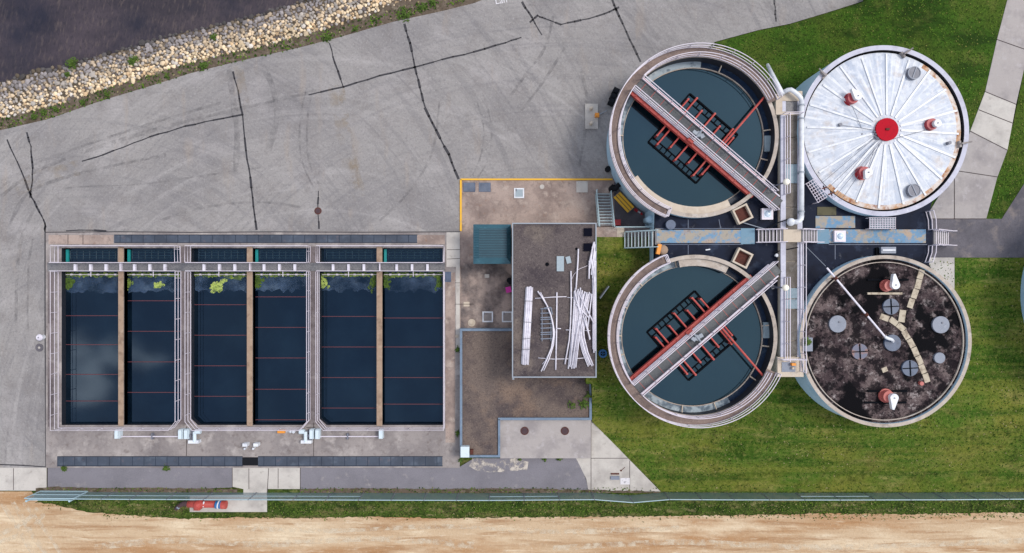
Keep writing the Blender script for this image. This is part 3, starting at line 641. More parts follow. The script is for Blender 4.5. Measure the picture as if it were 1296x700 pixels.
def clump(px, py, rx, ry, m, n, label, name='algae_patch'):
    mb = MB(); p = P(px, py, ZW); blobs(mb, p.x, p.y, rx/19, ry/19, n, .03, .09, ZW, .04); n = int(n*1.3)
    for _ in range(7): blobs(mb, p.x+random.uniform(-rx, rx)/13, p.y+random.uniform(-ry, ry)/13, rx/45, ry/45, n//9, .03, .08, ZW, .04)
    tag(mb.build(name, M[m], None), label, 'algae', 'floating algae clumps')
clump(86.5, 358, 8, 9, 'leaf', 170, 'dark green algae clump in the left corner of the westernmost lane')
clump(162.5, 358.5, 4.5, 7.5, 'algae', 90, 'green algae clump against the left wall of the second lane')
clump(200.5, 361, 6, 4.5, 'lime', 80, 'small ragged lime algae clump afloat in the second lane')
clump(274.5, 362, 9.5, 7.2, 'lime', 200, 'large round lime green algae clump afloat in the third lane')
clump(299, 351.5, 9, 2.5, 'algae', 70, 'thin green algae streak near the right side of the third lane')
clump(326, 359, 7, 7.5, 'leaf', 130, 'dark green algae clump in the left corner of the fourth lane')
clump(410.5, 358, 5, 7, 'lime', 110, 'bright lime algae clump in the left corner of the fifth lane')
clump(472, 358, 5, 9, 'leaf', 80, 'dark green algae clump against the right wall of the fifth lane')
clump(489, 359, 5, 7, 'leaf', 80, 'dark green algae clump in the left corner of the easternmost lane')
clump(556, 357, 4, 9, 'leaf', 80, 'dark green algae clump in the right corner of the easternmost lane')
fm = MB()
for x0, x1 in ((79, 150), (158, 229), (243, 312.5), (320.5, 392), (405, 476.5), (485, 560.5)):
    top = [(X(x0), Y(349), ZW+.008), (X(x1), Y(349), ZW+.008)]; n = 14
    bot = [(X(x0+(x1-x0)*j/n), Y(369+random.uniform(-3.5, 3.5)), ZW+.008) for j in range(n+1)]
    fm.add(bot+top[::-1], [tuple(range(n+3))])
tag(fm.build('algae_film', M['film'], None), 'pale bluish film drifting on the water near the baffles', 'algae film', kind='stuff')
# drives at the south rim
def drive(px, side, label):
    """side +1: motor east of the twin gearboxes, shaft runs west"""
    r = empty('tank_drive', P(px, 552, .05), label, 'tank drive', 'chain drives on the south rim of the basins')
    def bx(nm, dx, dy, sx, sy, h, m='palebox', z0=.05):
        p = P(px+dx*side, 552+dy, .4); m_ = MB(); m_.box(p.x, p.y, z0, sx, sy, h*.75); m_.box(p.x, p.y, z0+h*.75, sx*.8, sy*.9, h*.25); return m_.build(nm, M[m], r)
    bx('chain_guard', -85.5, -3, .34, .74, .7); bx('chain_guard', -5.5, -3, .34, .8, .7); bx('chain_guard', 1.8, -3, .34, .8, .7)
    m_ = MB(); a, b = P(px-82*side, 552.5, .3), P(px-8*side, 552.5, .3); m_.tube([a, b], .05, 6); m_.build('drive_shaft', M['rail'], r)
    q = P(px-43*side, 552.3, .3); m_ = MB(); m_.box(q.x, q.y, .05, .12, .5, .3); m_.box(q.x, q.y, .05, .3, .2, .1); m_.build('shaft_bearing', M['grey'], r)
    m_ = MB(); q = P(px+11.5*side, 546.5, .5); m_.tube([(q.x, q.y, .45), (q.x+.45*side, q.y, .45)], .2, 10)
    q = P(px+10.5*side, 551, .5); m_.tube([(q.x, q.y+.3, .45), (q.x, q.y-.55, .45)], .15, 10); m_.build('motor', M['palebox'], r)
    q = P(px+9.5*side, 559.3, .5); m_ = MB(); m_.box(q.x, q.y, .05, .88, .26, .5); m_.build('motor_guard', M['white'], r)
    q = P(px+6*side, 551, .3); m_ = MB(); m_.box(q.x, q.y, .05, .5, .75, .2); m_.cyl(q.x, q.y, .25, .5, .13, n=10); m_.build('gearbox', M['grey'], r)
drive(235.5, 1, 'white chain drive with long shaft west of the first alley'); drive(397, -1, 'white chain drive with long shaft east of the second alley')
r = empty('hose_reel', P(356, 546, .05), 'orange hose box with white fittings on the basin rim', 'hose box')
m_ = MB(); m_.box(*P(356, 546.3, .3)[:2], .06, .62, .24, .3); m_.build('box', M['orange'], r)
m_ = MB(); m_.cyl(*P(367.5, 546.6, .3)[:2], .06, .3, .1, n=10); m_.cyl(*P(371.5, 546.6, .3)[:2], .06, .34, .13, n=10); m_.tube([P(361, 546.5, .15), P(370, 546.5, .15)], .04); m_.build('fitting', M['white'], r)
for px, d in ((310.3, 'left'), (324, 'right')):
    r = empty('control_box', P(px, 564, .05), f'{d} one of two small white control boxes on the concrete apron', 'control box', 'small control boxes on the apron')
    m_ = MB(); m_.box(*P(px, 563, .5)[:2], .05, .38, .26, .55); m_.build('box', M['white'], r)
    m_ = MB(); q = P(px-(0 if d == 'left' else 3), 567.6, .4); m_.cyl(q.x, q.y, .05, .5, .06, n=8); m_.sphere((q.x, q.y, .52), .1, n=8); m_.build('post', M['white'], r)
r = empty('vent_pipe', P(55, 426, 0), 'white mushroom vent pipe on the asphalt at the west rim', 'vent pipe')
m_ = MB(); m_.cyl(*P(55, 426.5)[:2], 0, .5, .2, n=16); m_.build('pipe', M['white'], r); m_ = MB(); m_.cyl(*P(55, 426.5)[:2], .5, .62, .28, .2, n=18); m_.cyl(*P(55, 426.5)[:2], .62, .66, .05, n=8, mi=1); m_.build('cap', [M['pvc'], M['grey']], r)
m_ = MB(); m_.cyl(*P(50, 440)[:2], 0, .03, .34, n=24); m_.cyl(*P(50, 440)[:2], .03, .06, .1, n=12, mi=1); tag(m_.build('valve_cover', [M['asphalt3'], M['conc_light']]), 'dark round valve cover with pale centre below the vent pipe', 'valve cover')
r = empty('manhole_cover', P(402.5, 267), 'rusty round manhole cover on the asphalt in a sealed crack', 'manhole cover')
m_ = MB(); m_.ring(*P(402.5, 267)[:2], .22, .3, 0, .03); m_.build('frame', M['rustdark'], r); m_ = MB(); m_.cyl(*P(402.5, 267)[:2], 0, .02, .22, n=20); m_.build('cover', M['brown'], r)

# ---------------------------------------------------------------- clarifiers
CU = Vector((14.35, 10.95, 0)); CL = Vector((14.25, -4.69, 0)); ZR = 4.6
def clarifier(c, m, label):
    up = m > 0
    r = empty('clarifier', (c.x, c.y, 0), label, 'clarifier', 'round clarifier tanks')
    d = Vector((.758, -.652*m, 0)); nn = Vector((.652, .758*m, 0))
    W = lambda s, n, z=0: Vector((c.x+d.x*s+nn.x*n, c.y+d.y*s+nn.y*n, z))
    A = lambda a: a*m
    def arc(rad, a0, a1, z, st=4):
        k = max(2, int(abs(a1-a0)/st)); return [Vector((c.x+rad*math.cos(R(A(a0+(a1-a0)*i/k))), c.y+rad*math.sin(R(A(a0+(a1-a0)*i/k))), z)) for i in range(k+1)]
    def rg(r0, r1, z0, z1, a0, a1, mt, nm, step=4, par=r, **k):
        m_ = MB(); aa, bb = (a0, a1) if up else (-a1, -a0); m_.ring(c.x, c.y, r0, r1, z0, z1, aa, bb, 0, len(mt)-1, step, **k); return m_.build(nm, mt, par)
    def bxs(m_, s, n, z0, ls, ln, h, mi=0):
        p = W(s, n); m_.box(p.x, p.y, z0, ls, ln, h, math.atan2(d.y, d.x), mi)
    m_ = MB(); m_.ring(c.x, c.y, 6.08, 6.38, 0, ZR-.04, 0, 360, 0, 1, 3, mi_in=2); m_.build('tank_wall', [M['blue_wall'], M['rim'], M['dark_wall']], r)
    m_ = MB(); m_.cyl(c.x, c.y, 3.2, 3.4, 5.54, n=72); o = m_.build('tank_water', M['water_c'], None); tag(o, kind='structure')
    rg(5.54, 5.6, 2.9, 3.56, 0, 360, [M['rim'], M['rim']], 'weir', 3)
    # launder
    rg(5.6, 6.08, 2.8, 3.4, 0, 360, [M['launder_dark'], M['launder_dark']], 'launder_channel', 4)
    rg(5.6, 6.08, 3.4, 3.52, *((84, 200) if up else (60, 295)), [M['launder_pale'], M['launder_pale']], 'stained_launder_floor', 4)
    if up: rg(5.52, 6.3, 3.7, 4.5, 214, 296, [M['cream'], M['cream']], 'launder_cover', 4)
    else: rg(5.52, 6.2, 3.7, 4.35, 258, 296, [M['launder_pale'], M['rim']], 'launder_cover', 4)
    for a in ((69, 6, -17, 178, 215) if up else (-103, -135, -157, -180, 165, 98, 72, 35, 8, -8, -32)):
        q = arc(5.56, a, a+.1, 3.6)[0]; q2 = arc(6.12, a, a+.1, 3.75)[0]; m_ = MB(); m_.tube([q, q2], .055, 5); m_.build('launder_brace', M['cream'], r)
    # walkway
    a0, a1 = (24, 249)
    rg(6.12, 6.84, ZR-.1, ZR, a0, a1, [M['rim'], M['walk']], 'walkway', 3)
    gapc = 139.3; g = 5.2
    m_ = MB(); m_.rail(arc(6.82, a0, a1, ZR), r=.034, toe=.14); e = arc(6.82, a1, a1+.1, ZR)[0]; f = arc(6.14, a1, a1+.1, ZR)[0]; m_.rail([e, f], r=.034); m_.build('outer_rail', M['rail'], r)
    m_ = MB(); m_.rail(arc(6.14, a0+2, gapc-g, ZR), r=.034, toe=.14); m_.rail(arc(6.14, gapc+g, a1, ZR), r=.034, toe=.14); m_.build('inner_rail', M['rail'], r)
    # bridge
    s1 = 8.35
    m_ = MB(); bxs(m_, (s1-6.1)/2, 0, ZR, s1+6.1, 1.0, .07); br = m_.build('bridge_deck', M['bridge_grate'], r)
    m_ = MB(); s = -5.6
    while s < s1: bxs(m_, s, 0, ZR+.072, .035, 1.0, .015); s += .95
    m_.build('cross_bar', M['red'] if up else M['pinkvent'], br)
    for q in (.52, -.52):
        m_ = MB(); m_.rail([W(-6.1, q, ZR+.05), W(s1-(.0 if q < 0 else 1.0)+(0 if up else 0), q, ZR+.05)], r=.036, toe=.2, posts=1.45)
        bxs(m_, (s1-6.1)/2-.2, q*1.1, ZR-.02, s1+5.7, .1, .14); m_.build('bridge_rail', M['rail'], br)
    for q, w_ in ((-.76, .26), (.68, .12)):
        m_ = MB(); bxs(m_, .15, q, 4.12, 12.5, w_, .42)
        s = -5.6
        while s < 6.3: bxs(m_, s, q*.82, 4.5, .1, abs(q)*.5, .1); s += 1.45
        m_.build('girder', M['red'], br)
    m_ = MB(); p = W(0, .05); m_.cyl(p.x, p.y, ZR+.07, ZR+.45, .26, .22, n=14); m_.box(*W(.32, .1)[:2], ZR+.07, .3, .3, .4, .5); m_.box(*W(-.3, -.1)[:2], ZR+.07, .25, .34, .55, .9); m_.tube([W(0, -.4, ZR+.4), W(0, .45, ZR+.5)], .07, 8); m_.build('drive_motor', [M['palemetal']], br)
    m_ = MB(); p = W(-.12, -.62); m_.box(p.x, p.y, 4.4, .5, .3, .35, math.atan2(d.y, d.x)); m_.build('motor_mount', M['red'], br)
    # picket rake frame
    ar = []
    for sg in (-1, 1):
        for s, n1 in ((-2.32, 1.86), (-1.86, 2.36), (-.93, 1.86), (0, 2.36), (.93, 1.86), (1.86, 2.36), (2.32, 1.86)):
            if sg > 0 and not up: pass
            m_ = MB(); m_.tube([W(s, sg*.15, 4.22), W(s, sg*n1, 4.16)], .07, 8); m_.tube([W(s, sg*n1, 4.2), W(s, sg*n1, 3.3)], .085, 8); m_.build('rake_arm', M['red'], r)
    m_ = MB(); zf = 3.42
    for a, b in (((-2.5, -2.52), (2.5, -2.52)), ((2.5, -2.52), (2.5, 2.52)), ((2.5, 2.52), (-2.5, 2.52)), ((-2.5, 2.52), (-2.5, -2.52))):
        p, q = W(*a), W(*b); e = q-p; m_.box((p.x+q.x)/2, (p.y+q.y)/2, zf, e.length, .13, .12, math.atan2(e.y, e.x))
    for sg in (-1, 1):
        e = d; p = W(0, sg*2.0); m_.box(p.x, p.y, zf-.04, 5, .08, .1, math.atan2(d.y, d.x))
        for s in (-1.86, -.93, 0, .93, 1.86):
            p = W(s, sg*1.35); m_.box(p.x, p.y, zf-.03, 2.3, .09, .1, math.atan2(nn.y, nn.x))
        for s in (-1.4, -.46, .46, 1.4): p = W(s, sg*2.28); m_.box(p.x, p.y, zf-.03, .1, .5, .09, math.atan2(d.y, d.x))
    m_.build('picket_frame', M['black'], r)
    m_ = MB(); m_.tube([W(2.05, .3, 4.35), W(2.05, 5.95, 4.35)], .085, 8); m_.tube([W(2.05, 5.9, 4.35), W(2.05, 5.9, 3.5)], .08, 8); m_.build('skimmer_arm', M['red'], r)
    # outlet box on the east side
    m_ = MB(); a = arc(5.6, -6, -6.1, 0)[0]; m_.box(c.x+5.85, c.y-.45*m, 3.2, .5, 1.25, .5); m_.build('scum_box', M['grate_pale'], r)
    # sampling clutter in the launder
    if up:
        for a in (196, 200, 205, 210): q = arc(5.83, a, a+.1, 3.84)[0]; m_ = MB(); m_.box(q.x, q.y, 3.5, .16, .22, .2, R(a)); m_.build('launder_float', M['black' if a % 2 else 'rail'], r)
    return r
clarifier(CU, 1, 'round clarifier in the north with bridge running down to the right')
clarifier(CL, -1, 'round clarifier in the south with bridge running up to the right')

# ---------------------------------------------------------------- digesters
DU = Vector((28.75, 11.28, 0)); DL = Vector((28.9, -5.01, 0)); ZD = 4.8
r = empty('digester', (DU.x, DU.y, 0), 'round digester under a white ribbed steel cover with red centre disc', 'digester')
m_ = MB(); m_.ring(DU.x, DU.y, 6.24, 6.61, 0, ZD, 0, 360, 0, 1, 3, mi_in=2); m_.build('tank_wall', [M['blue_wall'], M['rim_lilac'], M['dark_wall']], r)
m_ = MB(); m_.cyl(DU.x, DU.y, 3.8, 3.9, 6.24, n=72); m_.build('gap_seal', M['rubber'], r)
def zc(q): return 4.6+.6*(1-q/6.1)
m_ = MB(); N = 80; rr = [.7, 2, 3.4, 4.6, 5.75, 6.1]
vs_ = [(DU.x+q*math.cos(2*math.pi*i/N), DU.y+q*math.sin(2*math.pi*i/N), zc(q)) for q in rr for i in range(N)]+[(DU.x+6.1*math.cos(2*math.pi*i/N), DU.y+6.1*math.sin(2*math.pi*i/N), 3.9) for i in range(N)]
m_.add(vs_, [(j*N+i, (j+1)*N+i, (j+1)*N+(i+1) % N, j*N+(i+1) % N) for j in range(len(rr)) for i in range(N)], [0]*N*4+[(1 if (i > N*.62 or i < N*.16) else 0) for i in range(N)]+[1]*N)
m_.add([vs_[i] for i in range(N)], [tuple(range(N))]); cv = m_.build('floating_cover', [M['cover'], M['rust']], r)
for k in range(20):
    a = R(-2.5+18*k+random.uniform(-.6, .6)); p, q = 1.15, (6.0 if k % 2 else 5.88)
    m_ = MB(); c_, s_ = math.cos(a), math.sin(a); w = random.uniform(.06, .085)
    m_.add([(DU.x+t*c_-o*w*s_, DU.y+t*s_+o*w*c_, zc(t)+h) for t in (p, q) for o in (-1, 1) for h in (-.02, .07)],
           [(0, 4, 5, 1), (2, 3, 7, 6), (1, 5, 7, 3), (0, 1, 3, 2), (4, 6, 7, 5)]); m_.build('rib', M['white'], cv)
m_ = MB(); m_.cyl(DU.x, DU.y, 5.12, 5.3, .87, n=32); o = m_.build('centre_disc', M['reddisc'], cv); m_ = MB(); m_.box(DU.x, DU.y, 5.3, .26, .16, .1); m_.build('knob', M['rustdark'], o)
def vent(px, py, z, par, m, ang, rb, ln, hr, off=(.16, .1), hz=.75):
    p = P(px, py, z+.4); m_ = MB(); m_.cyl(p.x, p.y, z-.15, z+.42, rb, rb*.94, n=20); m_.cyl(p.x, p.y, z-.15, z-.02, rb*1.18, n=20); o = m_.build('vent_base', M[m], par)
    a = R(ang); cx, cy = p.x+off[0], p.y+off[1]; tip = (cx+ln*math.cos(a), cy+ln*math.sin(a)); poly = [tip]
    poly = []
    for i in range(13):
        t = a+math.pi*.5+math.pi*i/12*1.0; poly.append((cx+hr*math.cos(t), cy+hr*math.sin(t)))
    tw = .07 if ln > .3 else .2
    poly += [(tip[0]+tw*math.sin(a), tip[1]-tw*math.cos(a)), (tip[0]-tw*math.sin(a), tip[1]+tw*math.cos(a))] if ln > .1 else [(cx+hr*math.cos(a+t), cy+hr*math.sin(a+t)) for t in (-1, -.5, 0, .5, 1)]
    m_ = MB(); m_.prism(poly, z+.4, z+hz); ox = m_.build('vent_hood', M['white'], o)
    m_ = MB(); m_.cyl(cx, cy, z+hz, z+hz+.06, .05, n=8); m_.build('bolt', M['grey'], ox)
vent(1080, 124, 4.9, cv, 'redvent', 128, .44, .72, .3, (.2, .08)); vent(1180, 157, 4.8, cv, 'redvent', 0, .46, 0, .28, (.22, 0)); vent(1094.5, 218, 4.9, cv, 'redvent', 250, .46, .5, .3, (.12, -.06))
for px, py in ((1156.5, 92.5), (1156.5, 241)):
    p = P(px, py, 4.95); m_ = MB(); m_.cyl(p.x, p.y, 4.7, 5.02, .5, n=24); o = m_.build('hatch', M['grey'], cv); m_ = MB(); m_.box(p.x, p.y, 5.02, .07, .9, .05, R(-20 if py < 150 else 25)); m_.ring(p.x, p.y, .44, .5, 5.02, 5.06); m_.build('hatch_bar', M['hatch_grey'], o)
for px, py in ((1063, 158), (1201, 181), (1090, 170)): p = P(px, py, 4.9); m_ = MB(); m_.cyl(p.x, p.y, 4.6, 5.05, .13 if px != 1090 else .06, n=12); m_.build('nozzle', M['grey'], cv)
m_ = MB()
for a, b in (((1112, 170), (1085, 190)), ((1110, 165), (1062, 158)), ((1110, 172), (1040, 232)), ((1113, 176), (1046, 240)), ((1116, 178), (1056, 250)), ((1078, 133), (1096, 175)), ((1098, 214), (1110, 178)), ((1130, 176), (1178, 163)), ((1116, 180), (1064, 254))):
    m_.tube([P(*a, 5.23), P(*b, 4.95)], .018, 4)
m_.build('cable', M['grey'], cv)
m_ = MB()
for i in range(9): p = P(1109.5+3*math.cos(i), 171+4.5*math.sin(i*1.7), 5.2); m_.sphere(p, .1, n=6)
m_.build('centre_fittings', M['grey'], cv)
for px, py, an in ((1148, 66, 35), (1221, 181, 10), (1042, 93, 135)):
    p = P(px, py, 5.0); m_ = MB(); m_.box(p.x, p.y, ZD, .5, .12, .3, R(an)); m_.box(p.x-.25*math.cos(R(an)), p.y-.25*math.sin(R(an)), 4.5, .14, .5, .4, R(an)); m_.tube([p, (p.x+.5*math.cos(R(an)), p.y+.5*math.sin(R(an)), 5.1)], .06, 6); m_.build('guide_roller', M['conc'], r)
m_ = MB()
for q, rz in ((5.95, 25), (5.75, 25)): pass
for px, py in ((1043, 238), (1052, 245)): p = P(px, py, 4.8); m_.box(p.x, p.y, 4.7, .5, .1, .12, R(20)); m_.box(p.x, p.y, 4.7, .1, .4, .1, R(20))
m_.build('rusty_bracket', M['rustdark'], r)

r = empty('digester', (DL.x, DL.y, 0), 'round digester with dark gravel roof crossed by beige paver paths', 'digester')
m_ = MB(); m_.ring(DL.x, DL.y, 6.38, 6.66, 0, ZD, 0, 360, 0, 1, 3); m_.build('tank_wall', [M['blue_wall'], M['rim']], r)
m_ = MB(); m_.ring(DL.x, DL.y, 6.1, 6.16, 4.5, 4.66, 0, 360, 0, 0, 4); m_.build('gravel_stop', M['rim'], r)
m_ = MB(); m_.cyl(DL.x, DL.y, 4.2, 4.52, 6.38, n=80); m_.build('roof_gravel', M['gravel_dark'], r)
def pavers(pl, w=.44, gap=.05, ln=.72):
    pts = [P(a, b, 4.55) for a, b in pl]; L_ = [(b-a).length for a, b in zip(pts, pts[1:])]; T = sum(L_); n = int(T/ln)
    def at_(t):
        for (a, b), l in zip(zip(pts, pts[1:]), L_):
            if t <= l: return a.lerp(b, t/l), (b-a).normalized()
            t -= l
        return pts[-1], (pts[-1]-pts[-2]).normalized()
    for i in range(n):
        p, dd = at_((i+.5)*T/n); m_ = MB(); m_.box(p.x+random.uniform(-.03, .03), p.y, 4.52, T/n-gap, w, .06, math.atan2(dd.y, dd.x)+random.uniform(-.05, .05)); m_.build('paver', M['paver'], r)
pavers([(1167, 341), (1161, 362), (1151, 390)]); pavers([(1143, 392), (1140, 408)], .5); pavers([(1114, 400), (1128, 405), (1141, 415), (1152, 432), (1162, 453), (1170, 472), (1174, 484)])
for px, py, rad, m, cross in ((1060, 410, .66, 'hatch_grey', 0), (1127.5, 388, .62, 'hatch_blue', 1), (1190.5, 411, .66, 'hatch_grey', 0), (1129.5, 434, .64, 'hatch_blue', 0), (1088, 445, .62, 'brass', 1), (1151.5, 466, .62, 'hatch_blue', 1), (1189, 453, .42, 'hatch_grey', 0)):
    p = P(px, py, 4.65); m_ = MB(); m_.cyl(p.x, p.y, 4.5, 4.7, rad, n=28); o = m_.build('hatch', M[m], r)
    if cross: m_ = MB(); m_.box(p.x, p.y, 4.7, rad*1.9, .07, .04, R(3)); m_.box(p.x, p.y, 4.7, .07, rad*1.9, .05, R(3)); m_.build('hatch_bar', M['black'], o)
    elif rad > .5: m_ = MB(); m_.cyl(p.x+.1, p.y+.15, 4.7, 4.76, .07, n=8); m_.build('knob', M['grey'], o)
vent(1125.5, 361.5, 4.7, r, 'pinkvent', 97, .4, .85, .32, (.32, .05)); vent(1125, 502, 4.7, r, 'pinkvent', 265, .46, .9, .32, (.24, -.05))
for y0, xs_ in ((354, (1098, 1150)), (371.5, (1098, 1142)), (495, (1098, 1148)), (509.5, (1094, 1147))):
    m_ = MB(); a, b = P(xs_[0], y0, 4.6), P(xs_[1], y0, 4.6); m_.box((a.x+b.x)/2, a.y, 4.52, b.x-a.x, .16, .1); m_.build('support_rail', M['paver'] if y0 == 371.5 else M['black'], r)
m_ = MB(); p = P(1120, 468, 4.6); m_.box(p.x, p.y, 4.52, .42, .36, .06, .4); m_.build('loose_slab', M['paver'], r)
m_ = MB(); p = P(1165, 485, 4.6); m_.cyl(p.x, p.y, 4.5, 4.8, .16, n=10); m_.build('valve', M['pinkvent'], r)
tag_g = r
r = empty('gas_pipe', P(1080, 380, 4.6), 'long straight white pipe crossing the dark gravel roof to a hatch', 'pipe')
m_ = MB(); m_.tube([P(1046.5, 339, 5.5), P(1120, 426, 5.2)], .075, 10); m_.build('pipe', M['pvc'], r)
m_ = MB(); m_.tube([P(1120, 426, 5.2), P(1123, 428, 5.2), P(1129, 430, 5.1), P(1130, 432, 4.65)], .12, 10); m_.build('elbow', M['white'], r)
m_ = MB()
for t in (.15, .68): p = P(1046.5+73.5*t, 339+87*t, 5.5-.3*t); m_.tube([p+Vector((-.08, .1, 0)), p+Vector((.08, -.1, 0))], .14, 8); m_.tube([p, (p.x, p.y, 4.5)], .05, 5)
m_.build('flange', M['rustdark'], r)

# ---------------------------------------------------------------- roof deck between the tanks
def arcw(c, rad, a0, a1, st=5):
    k = max(2, int(abs(a1-a0)/st)); return [(c.x+rad*math.cos(R(a0+(a1-a0)*i/k)), c.y+rad*math.sin(R(a0+(a1-a0)*i/k))) for i in range(k+1)]
ZK = 4.0
dk = empty('deck_building', (22, 3.1, 0), 'low service building with dark flat roof deck between the four tanks', 'building')
wl = [(11.2, .86), (11.2, 5.4)]+arcw(CU, 6.4, -119.6, -1)+[(20.86, 10.95), (20.86, -4.69)]+arcw(CL, 6.4, 1, 119.6)
er = [(22.56, 8.04)]+arcw(DU, 6.63, 209, 311)+[(32.75, 5), (33.05, 4), (33.05, 2.3), (32.75, .95)]+arcw(DL, 6.68, 49, 152)+[(22.56, -1.9)]
for nm, pl in (('west', wl), ('east', er)):
    m_ = MB(); m_.prism(pl, 0, ZK, 0, 1); m_.build('roof_deck', [M['blue_wall'], M['membrane']], dk)
def decal(x0, y0, x1, y1, m, nm, z=ZK, h=.02): q = [P(*v, z)[:2] for v in rect(x0, y0, x1, y1)]; m_ = MB(); m_.prism(q, z-.01, z+h); return m_.build(nm, m, dk)
decal(831, 291, 939, 307.5, M['painted'], 'painted_walkway', h=.03); decal(937.5, 289, 955, 309, M['painted_plain'], 'painted_landing', h=.04)
decal(1034, 290, 1049, 308.5, M['painted_plain'], 'painted_landing', h=.035); decal(1049, 290.5, 1171.5, 307.5, M['painted'], 'painted_walkway', h=.03)
decal(1032, 273.5, 1082, 288.5, M['painted'], 'painted_patch', h=.04); decal(1034, 262, 1058, 272.5, M['olive'], 'rubber_mat', h=.05)
decal(829, 289, 836, 310, M['grate'], 'landing_grate', h=.025)
jn = MB()
for pl in [[(831, 289.3), (955, 289.3)], [(831, 309.3), (940, 309.3)], [(871, 278), (871, 289)], [(871, 309), (871, 322)], [(1049, 309.5), (1173, 309.5)], [(910, 278), (912, 289)], [(1057, 310), (1057, 328)]]: strips(jn, pl, ZK+.012, .05)
jn.build('membrane_seam', M['hatch_blue'], dk)
for px, py, nm in ((968.5, 271.5, 'west'), (1059.5, 299.5, 'east')):
    p = P(px, py, 3.8); m_ = MB(); m_.ring(p.x, p.y, .36, .62, ZK, ZK+.3, 45, 405, 0, 0, 90); o = m_.build('skylight', M['rail'], dk); m_ = MB(); m_.box(p.x, p.y, ZK, .55, .55, .33); m_.sphere((p.x, p.y, ZK+.33), .24, n=12, sq=.45); m_.build('dome', M['glassbox'], o)
for px, py, rz in ((937, 271.5, 26), (937, 327, -26)):
    p = P(px, py, 3.9); b = empty('sump_box', (p.x, p.y, ZK), ('square rust filled box with beige rim beside the %s clarifier' % ('northern' if py < 300 else 'southern')), 'sump box', 'square boxes on the deck')
    m_ = MB(); a = R(rz); s = .56
    for dx, dy, sx, sy in ((-s, 0, .13, 1.25), (s, 0, .13, 1.25), (0, -s, .99, .13), (0, s, .99, .13)):
        m_.box(p.x+dx*math.cos(a)-dy*math.sin(a), p.y+dx*math.sin(a)+dy*math.cos(a), ZK, sx, sy, .5, a)
    m_.build('rim', M['cream'], b); m_ = MB(); m_.box(p.x, p.y, ZK+.02, 1.0, 1.0, .12, a); m_.build('bottom', M['rustdark'], b)
p = P(1119, 317, 3.8); b = empty('vent_unit', (p.x, p.y, ZK), 'long grey metal vent unit on the deck north of the gravel roof', 'vent unit')
m_ = MB(); m_.box(p.x, p.y, ZK, 1.15, .5, .45); m_.build('housing', M['hatch_grey'], b); m_ = MB(); m_.box(p.x, p.y, ZK+.45, 1.0, .1, .06); m_.build('ridge', M['white'], b); m_ = MB(); m_.box(p.x-.72, p.y-.1, ZK, .26, .6, .2); m_.build('intake', M['black'], b)
def gridstand(px, py, z, sx, sy, rz, nx, ny, label):
    p = P(px, py, z); b = empty('access_platform', (p.x, p.y, ZK), label, 'platform'); a = R(rz); m_ = MB()
    loc = lambda u, v, zz: (p.x+u*math.cos(a)-v*math.sin(a), p.y+u*math.sin(a)+v*math.cos(a), zz)
    for i in range(nx+1): u = -sx/2+sx*i/nx; m_.tube([loc(u, -sy/2, z), loc(u, sy/2, z)], .028, 4)
    for i in range(ny+1): v = -sy/2+sy*i/ny; m_.tube([loc(-sx/2, v, z), loc(sx/2, v, z)], .028, 4)
    m_.build('grid', M['rail'], b)
    for u in (-1, 1):
        for v in (-1, 1): m_ = MB(); m_.tube([loc(u*sx/2, v*sy/2, ZK), loc(u*sx/2, v*sy/2, z+.02)], .035, 5); m_.build('leg', M['rail'], b)
    return b
gridstand(1033.5, 241, 5.0, .8, 1.7, 32, 4, 7, 'white ladder like steel platform leaning at the white covered digester')
b = gridstand(1117, 282.5, 4.6, 2.0, .85, 0, 10, 5, 'white rectangular grating platform below the white covered digester'); m_ = MB(); p = P(1117, 282.5, 4.55); m_.box(p.x, p.y, 4.5, 2.0, .85, .04); m_.build('plate', M['grate_pale'], b)
# east guard rail of the deck
m_ = MB(); m_.rail([P(1171, 268, ZK), P(1174, 279, ZK), P(1174.5, 291, ZK)], r=.034); m_.build('guard_rail', M['rail'], dk)
m_ = MB(); m_.rail([P(1174.5, 311, ZK), P(1174, 320, ZK), P(1170, 332, ZK)], r=.034); m_.build('guard_rail', M['rail'], dk)
# channel between the tanks
ch = empty('effluent_channel', (21.7, 3.4, 0), 'raised concrete effluent channel with gratings running between the tanks', 'channel')
yt, yb = Y(115, 4.6), Y(477, 4.6)
m_ = MB(); m_.box(21.71, (yt+yb)/2, 0, 1.68, yt-yb, 4.45); m_.build('channel_wall', M['cream'], ch)
for x0, x1, a, b_ in ((20.87, 21.26, 128, 456), (22.16, 22.55, 128, 456)):
    m_ = MB(); m_.box((x0+x1)/2, (Y(a, 4.6)+Y(b_, 4.6))/2, 4.45, x1-x0, Y(a, 4.6)-Y(b_, 4.6), .15); m_.build('kerb', M['rim_lilac'], ch)
for y0, y1, m in ((115, 128, 'cream'), (128, 141, 'grate'), (141, 146, 'cream'), (146, 174, 'grate_brown'), (174.6, 207, 'grate_brown'), (207.5, 232, 'grate_pale'), (232.5, 262, 'grate_brown'), (262.5, 291, 'grate_brown'), (307, 330, 'grate_brown'), (330.5, 364, 'grate_brown'), (364.5, 378, 'grate_pale'), (378.6, 391, 'grate_pale'), (391.5, 431, 'grate_brown'), (431.5, 451, 'grate_brown')):
    m_ = MB(); m_.box(21.71, (Y(y0, 4.6)+Y(y1, 4.6))/2, 4.45, .89 if m != 'cream' else 1.66, Y(y0, 4.6)-Y(y1, 4.6)-.03, .12 if m != 'cream' else .16); o = m_.build('channel_cover', M[m], ch)
m_ = MB(); m_.box(21.72, (Y(290.5, 4.7)+Y(306.5, 4.7))/2, 4.45, 1.36, Y(290.5, 4.7)-Y(306.5, 4.7), .25); m_.build('crossing_slab', M['cream'], ch)
